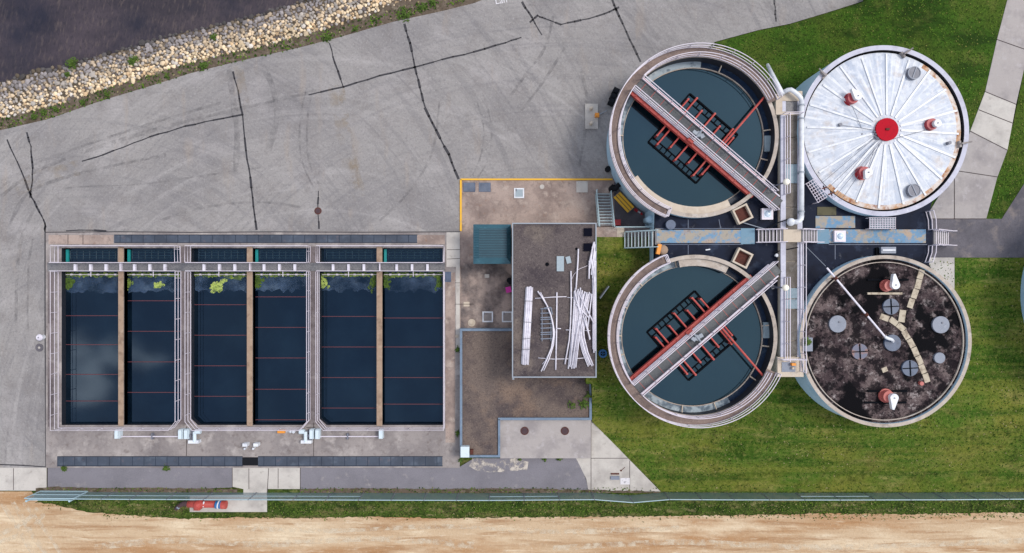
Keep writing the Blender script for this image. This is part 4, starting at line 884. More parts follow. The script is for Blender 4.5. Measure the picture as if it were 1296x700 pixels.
m_ = MB(); x0, x1 = X(984, 4.6), X(1017, 4.6); m_.box((x0+x1)/2, (Y(452, 4.6)+Y(477, 4.6))/2, 3.6, x1-x0, Y(452, 4.6)-Y(477, 4.6), 1.02); m_.build('outlet_chamber', M['cream'], ch)
m_ = MB(); p = P(998, 464.5, 4.65); m_.box(p.x, p.y, 4.6, 1.05, .76, .06); m_.build('chamber_cover', M['hatch_grey'], ch)
m_ = MB(); p = P(1004, 461, 4.8); m_.box(p.x, p.y, 4.66, .32, .2, .3); m_.cyl(p.x-.03, p.y-.3, 4.66, 4.9, .09, n=8, mi=1); m_.build('hydrant', [M['orange'], M['cream']], ch)
m_ = MB(); m_.box(X(986, 4.6), (Y(118, 4.6)+Y(146, 4.6))/2, 3.6, .5, 1.6, 1.02); m_.build('side_ledge', M['cream'], ch)
m_ = MB(); p = P(1023.5, 436, 5.0); m_.box(p.x, p.y, 3.4, .62, 1.05, 1.6); m_.build('planter_box', M['hatch_grey'], ch)
for x, y0, y1 in ((21.16, 147, 246), (21.16, 351, 456), (22.38, 308, 470)):
    m_ = MB(); m_.rail([(x, Y(y0, 4.7), 4.6), (x, Y(y1, 4.7), 4.6)], r=.034, toe=.12); m_.build('guard_rail', M['rail'], ch)
m_ = MB(); m_.rail([P(984, 453.5, 4.6), P(1014, 453.5, 4.6)], r=.03, toe=0); m_.rail([P(988, 146, 4.6), P(1010, 146, 4.6)], r=.03, toe=0); m_.build('guard_rail', M['rail'], ch)
# big white pipe on the channel
bp = empty('process_pipe', (22.32, 9, 4.6), 'thick white process pipe running along the channel with two elbows', 'pipe')
m_ = MB(); m_.tube([P(1014.5, 128, 5.0), P(1014.5, 274, 5.0)], .185, 14); m_.build('straight_pipe', M['white'], bp, True)
m_ = MB(); m_.tube([P(*q) for q in ((1014.5, 129, 5), (1013.5, 124, 5.05), (1010, 120, 5.1), (1005, 116, 5.1), (1001, 113.5, 5.05), (997, 114, 4.9), (991, 117, 4.7))], .175, 12); m_.build('elbow', M['white'], bp, True)
m_ = MB(); m_.tube([P(*q) for q in ((1014.5, 273, 5), (1014, 277, 5), (1011.5, 280, 5), (1008, 281, 5), (1000, 281, 4.95))], .19, 12); m_.sphere(P(1001, 281, 4.95), .32, n=12); m_.build('elbow', M['white'], bp, True)
m_ = MB()
for y in (133, 150, 218, 268): p = P(1014.5, y, 5.0); m_.tube([(p.x, p.y-.05, 5.0), (p.x, p.y+.05, 5.0)], .23, 14); m_.box(p.x, p.y, 4.6, .3, .15, .2)
m_.build('flange', M['palemetal'], bp)
m_ = MB(); m_.tube([P(989.5, 120, 4.75), P(981, 102, 4.1), P(971.5, 82, 2.6)], .24, 12, 0, .13); o = m_.build('overflow_pipe', M['white'], None, True); tag(o, 'tapering white overflow pipe sloping down to the northern lawn', 'pipe')
for nm, pts_, r_, m, lb, ct in (('guy_cable', [P(1020, 312, 4.2), P(1045, 337, 5.5)], .022, 'palemetal', 'thin pale cable running from the channel to the long white pipe', 'cable'),
        ('conduit', [P(938, 281, 4.2), P(975, 292, 4.3)], .035, 'palemetal', 'thin pale conduit over the dark deck beside the northern sump box', 'conduit'),
        ('hose', [P(970, 290, 4.1), P(984, 282, 4.5), P(1002, 276, 5.0)], .05, 'rubber', 'black hose reaching from the deck to the lower elbow of the white pipe', 'hose'),
        ('hose', [P(980, 319, 4.2), P(1010, 313, 4.9)], .045, 'rubber', 'straight black hose crossing the channel south of the crossing slab', 'hose')):
    m_ = MB(); m_.tube(pts_, r_, 5); tag(m_.build(nm, M[m], None), lb, ct)
for (px, py, tx, ty), w in (((978.5, 236, 996.5, 231), 'northern'), ((977.5, 363.5, 997, 361.5), 'southern')):
    b_ = P(px, py, ZK); t_ = b_.copy(); h = 2.6; k = empty('lamp_post', b_, f'grey lamp post with white globe beside the {w} clarifier bridge', 'lamp post', 'globe lamps beside the channel')
    m_ = MB(); m_.cyl(b_.x, b_.y, ZK, ZK+.12, .16, n=12); m_.build('base_plate', M['grey'], k); m_ = MB(); m_.cyl(b_.x, b_.y, ZK+.1, ZK+h-.15, .07, .06, n=10); m_.build('pole', M['grey'], k)
    m_ = MB(); m_.sphere((b_.x, b_.y, ZK+h), .25, n=16); m_.build('globe', M['globe'], k, True)
b_ = P(979.5, 323.5, 3.7); m_ = MB(); m_.cyl(b_.x, b_.y, ZK, ZK+.3, .1, n=10); m_.sphere((b_.x, b_.y, ZK+.32), .15, n=10, sq=.6); o = m_.build('deck_vent', M['white'], None); tag(o, 'small white vent on the deck near the southern bridge', 'vent')
m_ = MB(); b_ = P(896, 316, ZK+.06); m_.box(b_.x, b_.y, ZK+.02, .36, .09, .05, .15); o = m_.build('loose_bracket', M['white'], None); tag(o, 'tiny white metal bracket lying on the dark deck', 'bracket')
# ---------------------------------------------------------------- stairs
def stairs(a, b, w, n, label, m='rail_blue', side=None, name='metal_stairs', ext=.25, railh=.95):
    """a foot, b head (world points on the centre line)"""
    r = empty(name, a, label, 'stairs'); d = Vector((b.x-a.x, b.y-a.y, 0)); l = d.length; u = d/l; q = Vector((-u.y, u.x, 0))
    for i in range(n):
        t = (i+.5)/n; p = a+u*l*t; z = a.z+(b.z-a.z)*(i+1)/n; m_ = MB(); m_.box(p.x, p.y, z-.05, l/n*.6, w-.08, .05, math.atan2(u.y, u.x), 0); m_.box(p.x+u.x*l/n*-.3, p.y+u.y*l/n*-.3, z-.052, .045, w-.08, .06, math.atan2(u.y, u.x), 1); m_.build('tread', [M['grate'], M[m]], r)
    for s in (-1, 1):
        m_ = MB(); o = q*s*w/2; zr = Vector((0, 0, railh))
        vs_ = [a+o*.97, a+o*1.03, b+o*1.03, b+o*.97]; vs_ = vs_+[v+Vector((0, 0, -.22)) for v in vs_]; m_.add(vs_, [(0, 1, 2, 3), (0, 4, 5, 1), (1, 5, 6, 2), (2, 6, 7, 3), (3, 7, 4, 0), (4, 7, 6, 5)]); m_.build('stringer', M[m], r)
        m_ = MB(); m_.tube([a-u*ext+o+zr, a+o+zr, b+o+zr, b+u*.1+o+zr], .035, 6); m_.tube([a-u*ext+o+zr*.5, b+o+zr*.5], .028, 5)
        for t in (0, .5, 1): p = a.lerp(b, t)+o; m_.tube([p-Vector((0, 0, .1)), p+zr], .03, 5)
        m_.build('handrail', M[m], r)
    return r
stairs(Vector((7.65, 7.0, 0)), Vector((7.62, 4.1, 2.0)), 1.2, 11, 'steel stairs climbing from the concrete yard to the small landing')
pf = empty('stair_landing', (8.1, 3.1, 0), 'raised square concrete landing between the two west stairs', 'landing')
x0, x1 = 6.68, X(790, 2); y0, y1 = Y(287.5, 2), Y(319, 2)
m_ = MB(); m_.box((x0+8.55)/2, (y0+y1)/2, 0, 8.55-x0, y0-y1, 2.0); m_.build('landing_slab', M['conc_tan'], pf)
m_ = MB(); m_.box((8.56+x1)/2, (y0+y1)/2, 0, x1-8.56, y0-y1, 1.985); m_.build('step_slab', M['cream'], pf)
m_ = MB(); m_.box((x1+11.19)/2, (y0+y1)/2, 0, 11.18-x1, y0-y1, 1.96); m_.build('lower_slab', M['conc_dark'], pf)
m_ = MB(); m_.rail([(8.3, y0-.05, 2.0), (11.1, y0-.05, 2.0)], r=.03, toe=0); m_.build('guard_rail', M['rail_blue'], pf)
stairs(Vector((9.1, Y(303.5, 2.8), 2.0)), Vector((11.2, Y(303.5, 2.8), ZK)), 1.3, 9, 'steel stairs from the landing up to the painted roof walkway', railh=.9, ext=.0)
stairs(Vector((X(958.5, ZK), Y(299, 4), ZK+.02)), Vector((21.0, Y(299, 4), 4.68)), 1.0, 7, 'short steel stairs up to the channel crossing on its west side', 'rail', railh=.7)
stairs(Vector((X(1034, ZK), Y(299, 4), ZK+.02)), Vector((22.4, Y(299, 4), 4.68)), 1.0, 6, 'short steel stairs down from the channel crossing on its east side', 'rail', railh=.7)
stairs(Vector((X(1198, 2), Y(301.5, 2.8), 2.05)), Vector((33.05, Y(301.5, 2.8), ZK)), 1.15, 7, 'steel stairs from the dark roof deck down to the east asphalt path', 'rail', railh=.9)

# ---------------------------------------------------------------- buildings
ZB = 4.2
b = empty('pump_building', (3.3, -1.8, 0), 'flat roofed building with brown gravel roof littered with white pipes', 'building')
m_ = MB(); m_.box(3.305, (4.2-7.91)/2, 0, 6.5, 12.0, ZB-.06); m_.build('wall', M['conc_tan'], b)
m_ = MB(); m_.box(3.305, (4.2-7.91)/2, ZB-.06, 6.46, 11.96, .05); rf = m_.build('roof', M['gravel_roof'], b)
for x, y, sx, sy in ((.045, -1.855, .09, 12.1), (6.565, -1.855, .09, 12.1), (3.305, 4.15, 6.42, .09), (3.305, -7.86, 6.42, .09)):
    m_ = MB(); m_.box(x, y, ZB-.2, sx, sy, .28); m_.build('roof_edge', M['palemetal'], b)
for px, py in ((744, 294), (743.5, 313)):
    p = P(px, py, ZB); m_ = MB(); m_.box(p.x, p.y, ZB-.01, .62, .62, .14); o = m_.build('roof_hatch', M['dark_hatch'], rf)
for px, py, q in ((692.5, 334.5, .15), (729.5, 315, .1)): p = P(px, py, ZB); m_ = MB(); m_.cyl(p.x, p.y, ZB-.01, ZB+.03, q, n=12); m_.build('roof_drain', M['black'], rf)
p = P(649.5, 481, 3); m_ = MB(); m_.box(.1, -8.0, 2.6, .16, .2, 1.4); m_.build('downpipe', M['palemetal'], b)
for px, py, sx, sy, rz, lb in ((709.2, 333.8, .56, 1.18, 0, 'long pale grey slab lying flat on the gravel roof'), (719.5, 329, .36, .54, 14, 'small tilted pale grey slab beside the long slab')):
    p = P(px, py, ZB+.1); m_ = MB(); m_.box(p.x, p.y, ZB, sx, sy, .09, R(rz)); tag(m_.build('loose_slab', M['slab'], None), lb, 'slab')
# things lying on the roof
def rp(pl, r, label, z=.08, name='plastic_pipe', m='pvc', grp=None, cat='pipe', n=8):
    m_ = MB(); m_.tube([P(a, c, ZB+z) for a, c in pl], r, n); o = m_.build(name, M[m], None, True); return tag(o, label, cat, grp)
bd = empty('pipe_bundle', P(665, 412, ZB), 'strapped bundle of long white pipes on the left of the roof', 'pipe bundle')
for i, dx in enumerate((-3.6, -1.3, 1.0, 3.2)):
    for k in (0, 1):
        if k and i == 3: continue
        m_ = MB(); off = dx+k*1.1; m_.tube([P(670.3+off, 363+random.uniform(-1, 1), ZB+.09+k*.13), P(664.6+off*1.05, 461.5+random.uniform(-1, .5), ZB+.09+k*.13)], .085, 8); m_.build('pipe', M['pvc'], bd, True)
for t in (.18, .45, .66, .8):
    c = P(670.4-5.5*t, 363+99*t, ZB+.1); m_ = MB(); m_.box(c.x, c.y, ZB+.02, .66, .03, .33, R(random.uniform(-3, 9))); m_.build('strap', M['grey'], bd)
p = P(691, 411, ZB); rk = empty('pipe_rack', p, 'grey steel ladder rack lying beside the curved pipes', 'rack')
m_ = MB()
for x in (686, 697.3): m_.tube([P(x, 392, ZB+.12), P(x, 432, ZB+.12)], .035, 5)
m_.build('side_bar', M['hatch_grey'], rk)
for y in (391, 396.5, 402, 404.5, 410, 415.5, 421, 423.5, 429): m_ = MB(); m_.tube([P(684.2, y, ZB+.18), P(698.6, y-.6, ZB+.18)], .045, 5); m_.build('rung', M['hatch_grey'], rk)
m_ = MB(); m_.tube([P(688.5, 390, ZB+.25), P(697, 389, ZB+.25), P(699, 398, ZB+.25)], .05, 6); m_.build('bracket', M['hatch_grey'], rk)
rp([(680.5, 368.5), (686, 376), (692, 386), (697, 398), (700, 412), (700.5, 425), (698, 440), (692, 455), (685, 470)], .055, 'long curved white pipe bowing around the steel rack, outer one', .22)
rp([(684, 370), (689, 380), (694, 391), (699, 405), (701.8, 420), (700.5, 436), (695, 454), (688, 469)], .05, 'second long curved white pipe just inside the first', .12)
rp([(686, 461), (690, 457), (693, 450)], .03, 'short thin white pipe end near the foot of the curved pipes')
rp([(704.8, 370), (704.3, 420), (703.3, 468)], .06, 'single straight white pipe lying along the middle of the roof')
rp([(677, 377.7), (700, 376), (717, 375.5)], .035, 'thin pale batten across the roof above the steel rack'); rp([(704, 415.8), (710, 416)], .04, 'short pale batten end by the middle pipe', .15)
rp([(716, 417.5), (733, 418), (747, 418.5)], .035, 'thin pale batten under the fan of pipes', .03); rp([(681, 453), (700, 454.5), (728, 454), (740, 453)], .03, 'thin pale batten across the south end of the roof', .03)
rp([(718, 376.5), (735, 377)], .03, 'thin pale batten at the top of the pipe fan', .03)
rp([(722.6, 343), (723, 380), (722, 410), (720.5, 430), (715, 461)], .055, 'long white pipe on the left edge of the pipe fan', .14)
rp([(732, 315), (731.5, 330), (730, 352), (729, 367)], .055, 'white pipe poking north above the pipe fan', .2)
rp([(722, 357), (726, 348), (732, 341), (744, 336)], .018, 'thin white cord curving over the roof', .1, 'cord', 'rail', None, 'cord')
G = 'white pipes lying in a fan on the roof'; LB = 'white plastic pipe in the dense fan of pipes on the roof'
random.seed(5)
for k in range(9):
    a = 727+k*1.25+random.uniform(-.3, .3); c = 719+k*1.15+random.uniform(-.5, .5)
    rp([(a, 366+random.uniform(-2, 4)), ((a+c)/2+1.5, 415), (c, 464+random.uniform(-3, 3))], .06, LB, .08+.06*(k % 3), grp=G)
for k in range(8):
    a = 737+k*1.5+random.uniform(-.4, .4); m1 = 731+k*1.6; e = 744+k*1.55
    if k < 5: rp([(a, 370+random.uniform(-2, 3)), (a-3, 385), (m1, 405), (m1+2, 428), (m1+6.5, 446), (e+.5, 463+random.uniform(-2, 2))], .055, LB, .09+.07*(k % 3), grp=G)
    else: rp([(a, 370+random.uniform(-2, 3)), (a-3, 383), (a-8+k*.3, 405), (a-10, 425)], .055, LB, .1+.05*(k % 3), grp=G)
for a, c in (((733, 372), (752, 410)), ((729, 385), (745, 402)), ((741, 400), (746.5, 430)), ((749, 372), (744, 414)), ((727, 380), (723, 450)), ((738, 372), (725, 455)), ((731, 368), (736, 420)), ((739, 402), (747, 429)), ((727, 368), (735, 400)), ((743, 370), (731, 420))):
    rp([a, c], .05, LB, .3, grp=G)
G2 = 'white pipes stacked along the east roof edge'; LB2 = 'white plastic pipe in the stack along the east roof edge'
for k in range(4): rp([(750.2+k*1.1, 345+random.uniform(-3, 3)), (750.6+k*1.0, 445-6*(k == 0)+random.uniform(-3, 3))], .06, LB2, .09+.05*(k % 2), grp=G2)
for a, c in (((751.5, 307), (745.5, 335)), ((753, 309), (748.5, 348)), ((754, 318), (750, 352)), ((752, 306), (753.5, 350)), ((746, 330), (745.5, 353)), ((750, 312), (747, 340)), ((754, 330), (751, 372)), ((748, 325), (751.5, 345))):
    rp([a, c], .06, LB2, .22, grp=G2)
# teal roofed lean-to
t = empty('teal_shelter', (-1.6, 2.6, 0), 'small shelter with ribbed teal metal roof west of the gravel roof', 'shelter')
A1, A2, B1, B2 = X(599, 3), X(647.3, 3), Y(284, 3), Y(334, 3); i1, i2, j1, j2 = X(606.5, 3), X(641.5, 3), Y(289.5, 3), Y(326.5, 3)
m_ = MB(); m_.box((i1+i2)/2, (j1+j2)/2, 0, i2-i1, j1-j2, 2.9); m_.build('wall', M['conc_tan'], t)
m_ = MB(); o_ = [(A1, B2, 3), (A2-.03, B2, 3), (A2-.03, B1, 3), (A1, B1, 3)]; i_ = [(i1, j2, 3.35), (i2, j2, 3.35), (i2, j1, 3.35), (i1, j1, 3.35)]
m_.add(o_+i_+[(a, c, z-.12) for a, c, z in o_], [(0, 1, 5, 4), (1, 2, 6, 5), (2, 3, 7, 6), (3, 0, 4, 7), (8, 9, 1, 0), (9, 10, 2, 1), (10, 11, 3, 2), (11, 8, 0, 3), (8, 11, 10, 9)]); rf = m_.build('eave', M['teal'], t)
m_ = MB(); m_.add([(i1, j2, 3.352), (i2, j2, 3.352), (i2, j1, 3.352), (i1, j1, 3.352)], [(0, 1, 2, 3)]); m_.build('flat_roof', M['teal2'], t)
m_ = MB(); y = j2+.06
while y < j1: m_.box((i1+i2)/2, y, 3.35, i2-i1, .04, .06); y += .2
y = B2+.1
while y < B1-.05:
    k = 1 if j2 < y < j1 else 0
    if k: m_.tube([(A1+.01, y, 3.02), (i1, y, 3.37)], .025, 4); m_.tube([(A2-.05, y, 3.02), (i2, y, 3.37)], .025, 4)
    y += .2
m_.build('seam', M['teal'], t)
m_ = MB(); m_.box(-.1, Y(312, 2), .0, .18, 1.5, 2.6); o = m_.build('door_recess', M['black'], t)
# low gravel covered chamber
ZL = .9
lw = empty('low_chamber', P(660, 480), 'low L shaped gravel covered chamber with blue metal edging', 'chamber')
def PL(a, c, z=ZL): return P(a, c, z)[:2]
Lp = [(582, 416), (748, 416), (748, 531), (631, 531), (631, 579), (583, 579)]
m_ = MB(); m_.prism([PL(a, c) for a, c in [(583, 417), (747, 417), (747, 530.5), (630, 530.5), (630, 578), (584, 578)]], 0, ZL-.14); m_.build('gravel_bed', M['gravel_low'], lw)
for x0, y0, x1, y1 in ((582, 416, 653, 419), (582, 419, 585, 578), (582, 576.2, 633, 579), (630.3, 531, 633, 576.2), (630.3, 528.8, 749, 531.8), (746, 470, 749, 528.8)):
    m_ = MB(); m_.prism([PL(a, c) for a, c in rect(x0, y0, x1, y1)], 0, ZL); m_.build('edging', M['flash'], lw)
m_ = MB(); m_.prism([PL(a, c, .5) for a, c in rect(633.1, 531.9, 748, 580.3)], 0, .45); pd = m_.build('concrete_lid', M['conc_mid'], lw)
for px, k in ((664, 0), (715, 1)):
    p = P(px, 545.5, .5); m_ = MB(); m_.ring(p.x, p.y, .28, .34, .45, .5); o = m_.build('manhole', M['rustdark'], pd); m_ = MB(); m_.cyl(p.x, p.y, .45, .485, .28, n=20); m_.build('manhole_cover', M['brown'], o)
p = P(588.5, 572, 1.4); cb = empty('cabinet', (p.x, p.y, ZL), 'white metal cabinet on the corner of the low gravel chamber', 'cabinet'); m_ = MB(); m_.box(p.x, p.y, ZL-.14, .66, .82, .65); m_.build('body', M['palebox'], cb); m_ = MB(); m_.box(p.x, p.y, ZL+.51, .72, .88, .05); m_.build('lid', M['palebox'], cb)
m_ = MB(); p = P(597, 572, 1.0); m_.box(p.x, p.y, ZL-.14, .25, .4, .3); tag(m_.build('junction_box', M['rustdark'], None), 'small rusty brown junction box beside the white cabinet', 'junction box')
def plant(px, py, rad, label, z=0, m='leaf', n=60, h=.35, cat='plant', name='weed_plant'):
    mb = MB(); p = P(px, py, z)
    for _ in range(n):
        a = random.uniform(0, 6.28); t = rad*(abs(random.gauss(0, .55))+.15*math.sin(a*3+px)); t = max(0, min(rad, t)); x, y = p.x+t*math.cos(a), p.y+t*math.sin(a); zz = z+random.uniform(.03, h)*max(.2, 1.2-t/rad); l = random.uniform(.06, .14)*(1+rad*.4); w = l*.4; b2 = random.uniform(0, 6.28); u = Vector((math.cos(b2), math.sin(b2), random.uniform(-.5, .5))); v = Vector((-math.sin(b2), math.cos(b2), random.uniform(-.3, .3))); c = Vector((x, y, zz))
        mb.add([c-u*l, c+v*w, c+u*l, c-v*w], [(0, 1, 2, 3)])
    return tag(mb.build(name, M[m], None), label, cat)
plant(739, 511, .5, 'dark green weeds in the right corner of the gravel chamber', .8, 'leaf', 90); plant(745, 500, .3, 'small weed at the east edging of the gravel chamber', .8, n=40)
plant(724, 512, .35, 'left most weed patch on the gravel chamber', .8, n=40)
plant(580, 442, .3, 'green weed in the gravel strip near the chamber corner'); plant(580, 548, .3, 'green weed in the gravel strip near the white cabinet'); plant(583, 582, .2, 'small weed south of the white cabinet', n=30)
plant(708, 580, .22, 'green weed tuft at the south edge of the concrete lid', n=50); plant(658, 581, .12, 'tiny weed at the south edge of the concrete lid', n=25); plant(690, 581, .18, 'small weed beside the larger tuft at the lid edge', n=30)
plant(211, 592, .28, 'round dark green weed on the service road, right one'); plant(82, 592, .24, 'round dark green weed on the service road, left one')
plant(1021, 433, .3, 'leafy green plant growing beside the channel rail', 5.0, n=70)
# yard furniture
def flat(px, py, sx, sy, m, label, name, cat, z=.02, h=.03, frame=None, rz=0, grp=None):
    p = P(px, py, z)
    if frame:
        r = empty(name, (p.x, p.y, z-.01), label, cat, grp); m_ = MB(); w = .11
        for dx, dy, a, c in ((-(sx-w)/2, 0, w, sy), ((sx-w)/2, 0, w, sy), (0, (sy-w)/2, sx-2*w, w), (0, -(sy-w)/2, sx-2*w, w)): m_.box(p.x+dx, p.y+dy, z, a, c, h+.02)
        m_.build('frame', M[frame], r); m_ = MB(); m_.box(p.x, p.y, z, sx-2*w, sy-2*w, h); m_.build('lid', M[m], r); m_ = MB(); m_.box(p.x-sx*.3, p.y+sy*.3, z+h, .1, .2, .02); m_.build('handle', M['grey'], r); return r
    m_ = MB(); m_.box(p.x, p.y, z, sx, sy, h, R(rz)); return tag(m_.build(name, M[m], None), label, cat, grp)
def grille(px, py, sx, sy, label):
    p = P(px, py); r = empty('drain_grate', p, label, 'drain grate'); m_ = MB(); m_.box(p.x, p.y, .01, sx, sy, .02); m_.build('frame', M['hatch_blue'], r); m_ = MB(); x = p.x-sx/2+.08
    while x < p.x+sx/2-.04: m_.box(x, p.y, .03, .04, sy-.08, .03); x += .1
    m_.build('bars', M['hatch_grey'], r)
grille(594, 237, 1.0, .78, 'left blue grey drain grate in the yard corner'); grille(613.5, 237, 1.0, .78, 'right blue grey drain grate in the yard corner')
flat(657, 244.5, .85, .85, 'slab', 'white framed access hatch in the middle of the yard', 'access_hatch', 'hatch', frame='white')
flat(617.3, 401, .9, .9, 'conc', 'white framed hatch left of its twin near the low chamber', 'access_hatch', 'hatch', frame='white', grp='framed hatches by the chamber')
flat(642, 401, .9, .9, 'conc', 'white framed hatch close against the gravel roofed building', 'access_hatch', 'hatch', frame='white', grp='framed hatches by the chamber')
flat(736.5, 236.5, .95, .95, 'conc_light', 'plain white concrete square near the yellow kerb', 'valve_chamber_lid', 'lid', h=.06)
m_ = MB(); m_.cyl(*P(686, 236.5)[:2], .02, .06, .2, n=18); tag(m_.build('cleanout_cap', M['conc_light'], None), 'small round white cap in the concrete yard', 'cap')
flat(616.3, 349.3, .4, .3, 'conc_light', 'small pale box lid below the teal shelter', 'utility_lid', 'lid'); flat(590.5, 385, .5, .38, 'cream', 'small pinkish utility lid by the concrete strip', 'utility_lid', 'lid')
m_ = MB(); p = P(597, 408.5); m_.cyl(p.x, p.y, .02, .08, .32, n=20); m_.sphere((p.x-.05, p.y, .08), .22, n=10, sq=.4); tag(m_.build('cleanout_cap', M['cream'], None), 'round peach coloured cap north of the low gravel chamber', 'cap')
m_ = MB(); p = P(578.5, 425.5); m_.cyl(p.x, p.y, .02, .1, .14, n=14); tag(m_.build('cleanout_cap', M['cream'], None), 'tiny beige cap in the gravel strip', 'cap')
m_ = MB(); p = P(644.5, 355); m_.cyl(p.x, p.y+.02, .02, .6, .22, n=14); m_.box(p.x+.1, p.y-.1, .02, .3, .4, .7); tag(m_.build('waste_bin', M['rubber'], None), 'black bin against the west building wall', 'bin')
m_ = MB(); p = P(643.6, 366.5); m_.box(p.x, p.y, .02, .42, .44, .4, R(12)); m_.box(p.x, p.y, .42, .46, .48, .06, R(12)); tag(m_.build('storage_tub', M['magenta'], None), 'bright magenta tub against the west building wall', 'tub')
# valve pad left of the northern clarifier
vp = empty('valve_station', P(748.5, 147.5), 'pale concrete pad with two posts and an orange valve', 'valve station')
m_ = MB(); m_.box(*P(748.5, 147.5)[:2], 0, 1.08, 2.1, .12); m_.build('pad', M['conc_light'], vp)
for y in (138, 156.5): p = P(748.2, y, .3); m_ = MB(); m_.cyl(p.x, p.y, .12, .6, .13, .11, n=12); m_.sphere((p.x, p.y, .62), .15, n=10); m_.build('post', M['cream'], vp)
p = P(755.5, 146, .3); m_ = MB(); m_.box(p.x, p.y, .12, .34, .32, .4); m_.cyl(p.x, p.y, .5, .62, .1, n=8); m_.build('valve', M['orange'], vp); m_ = MB(); m_.tube([P(757, 145.5, .2), P(768, 140, .2)], .035, 5); m_.build('hose', M['palemetal'], vp)
# clutter at the foot of the clarifiers
for dx, dy, w_ in ((0, 0, 'middle'), (3.0, -7, 'northernmost'), (-2.2, 6.5, 'southernmost')):
    p = P(776+dx, 123+dy, .4); m_ = MB(); m_.box(p.x, p.y, 0, .52, .44, .8, R(-28)); m_.cyl(p.x, p.y, .8, .92, .17, n=10)
    tag(m_.build('plastic_container', M['rubber'], None), w_+' of three black containers beside the northern clarifier wall', 'container', 'black containers beside the clarifier')
m_ = MB(); m_.tube([P(773.5, 236.5, .9), P(779, 239, 1.0), P(784, 233, 1.2)], .26, 12, 0, .2); m_.cyl(*P(775, 238.5, .5)[:2], 0, 1, .27, n=14); tag(m_.build('black_drum', M['rubber'], None), 'black drum and duct at the yellow kerb end', 'drum')
m_ = MB(); p = P(769.5, 214, .3); m_.cyl(p.x, p.y, 0, .5, .24, n=12); tag(m_.build('black_bucket', M['rubber'], None), 'small black bucket against the pale blue wall', 'bucket')
ye = empty('bench', P(789.5, 256, 0), 'yellow slatted bench standing on the stained yard', 'bench')
ya = math.atan2(-22, 20.5)
for q in (-1, 0, 1): p = P(789.5+q*3.0, 256-q*2.6, .45); m_ = MB(); m_.box(p.x, p.y, .42, 1.75, .2, .06, ya); m_.build('seat_board', M['yellow'], ye)
for s in (-1, 1): p = P(789.5+s*9, 256+s*9.6, .2); m_ = MB(); m_.box(p.x, p.y, .012, .08, .5, .41, ya); m_.build('leg', M['grey'], ye)
m_ = MB(); p = P(781, 281.8, .3); m_.box(p.x, p.y, .02, .5, .44, .5); m_.box(p.x, p.y, .52, .54, .48, .05); tag(m_.build('red_crate', M['redp'], None), 'red crate beside the head of the yard stairs', 'crate')
ex = empty('fire_extinguisher', P(808, 268, 0), 'red and white extinguisher lying beside the clarifier wall', 'extinguisher')
m_ = MB(); m_.tube([P(803, 264.5, .12), P(807, 267.5, .12)], .12, 10); m_.tube([P(810.5, 269.5, .1), P(813, 271.5, .1)], .09, 8); m_.build('cylinder', M['redp'], ex); m_ = MB(); m_.tube([P(807, 267.5, .12), P(810.5, 269.5, .1)], .07, 8); m_.build('hose', M['white'], ex)
m_ = MB(); p = P(833.5, 315.5, 4.2); m_.box(p.x, p.y, ZK, .28, .8, .4, R(-12)); tag(m_.build('orange_cover', M['orange'], None), 'orange cover at the west edge of the roof deck', 'cover')
m_ = MB(); p = P(839.5, 316.3, 4.2); m_.sphere((p.x, p.y, ZK+.15), .4, n=10, sq=.5); tag(m_.build('sand_bag', M['tan_wall'], None), 'tan sand bag beside the orange cover on the deck', 'sand bag')
m_ = MB(); p = P(848.5, 284.5, 4.2); m_.cyl(p.x, p.y, ZK, ZK+.35, .38, n=18); tag(m_.build('round_vent', M['hatch_blue'], None), 'dark blue round vent at the west end of the deck', 'vent')
m_ = MB(); m_.tube([P(826, 284, 2.5), P(829.5, 283, 3.2), P(830, 272, 3.4)], .17, 10); m_.cyl(*P(824, 277.5, 3)[:2], 1.2, 3.2, .3, n=16); tag(m_.build('blue_pipework', M['blue_wall'], None, True), 'pale blue standpipe where the walkway of the northern clarifier ends', 'pipe')
m_ = MB(); p = P(763, 447.5, 2.3); m_.ring(p.x, p.y, .2, .34, 1.9, 2.35); m_.box(p.x, p.y, 1.9, .38, .06, .4); m_.box(p.x, p.y, 1.9, .06, .38, .4); tag(m_.build('tap_well', M['bluep'], None), 'small round blue valve well between building and southern clarifier', 'valve well')
m_ = MB(); m_.box(*P(765.5, 370, 3)[:2], 1.8, .08, 1.2, 1.1, R(-36)); tag(m_.build('sign_board', M['palemetal'], None), 'narrow pale board standing by the southern clarifier', 'board')
# concrete corner fixtures
cb = empty('hatch_pair', P(782, 606), 'small grey hatch box on the triangular concrete apron', 'hatch'); m_ = MB(); p = P(778.5, 605, .1); m_.box(p.x, p.y, .01, .75, .3, .1); m_.build('box', M['hatch_grey'], cb); m_ = MB(); p = P(778.5, 600, .1); m_.box(p.x, p.y, .01, .7, .12, .05); m_.build('hinge', M['rustdark'], cb)
flat(791, 609, .8, .55, 'whitep', 'white square lid on the triangular concrete apron', 'utility_lid', 'lid', z=.014); m_ = MB(); p = P(786, 595.5); m_.cyl(p.x, p.y, .01, .04, .08, n=10); m_.tube([p+Vector((0, 0, .02)), P(791, 591.5, .02)], .025, 4); tag(m_.build('anchor_rod', M['rustdark'], None), 'short rusty rod near the grey hatch box', 'rod')
# tank edge at the right border
tk = P(1428, 373, 2); k = empty('storage_tank', (tk.x, tk.y, 2), 'pale blue round storage tank cut by the right edge', 'tank')
m_ = MB(); m_.ring(tk.x, tk.y, 8.35, 8.8, 1.5, 7.0, 0, 360, 0, 1, 3); m_.build('tank_wall', [M['blue_wall'], M['rim_lilac']], k); m_ = MB(); m_.cyl(tk.x, tk.y, 6.5, 6.7, 8.35, n=72); m_.build('roof', M['cover'], k)
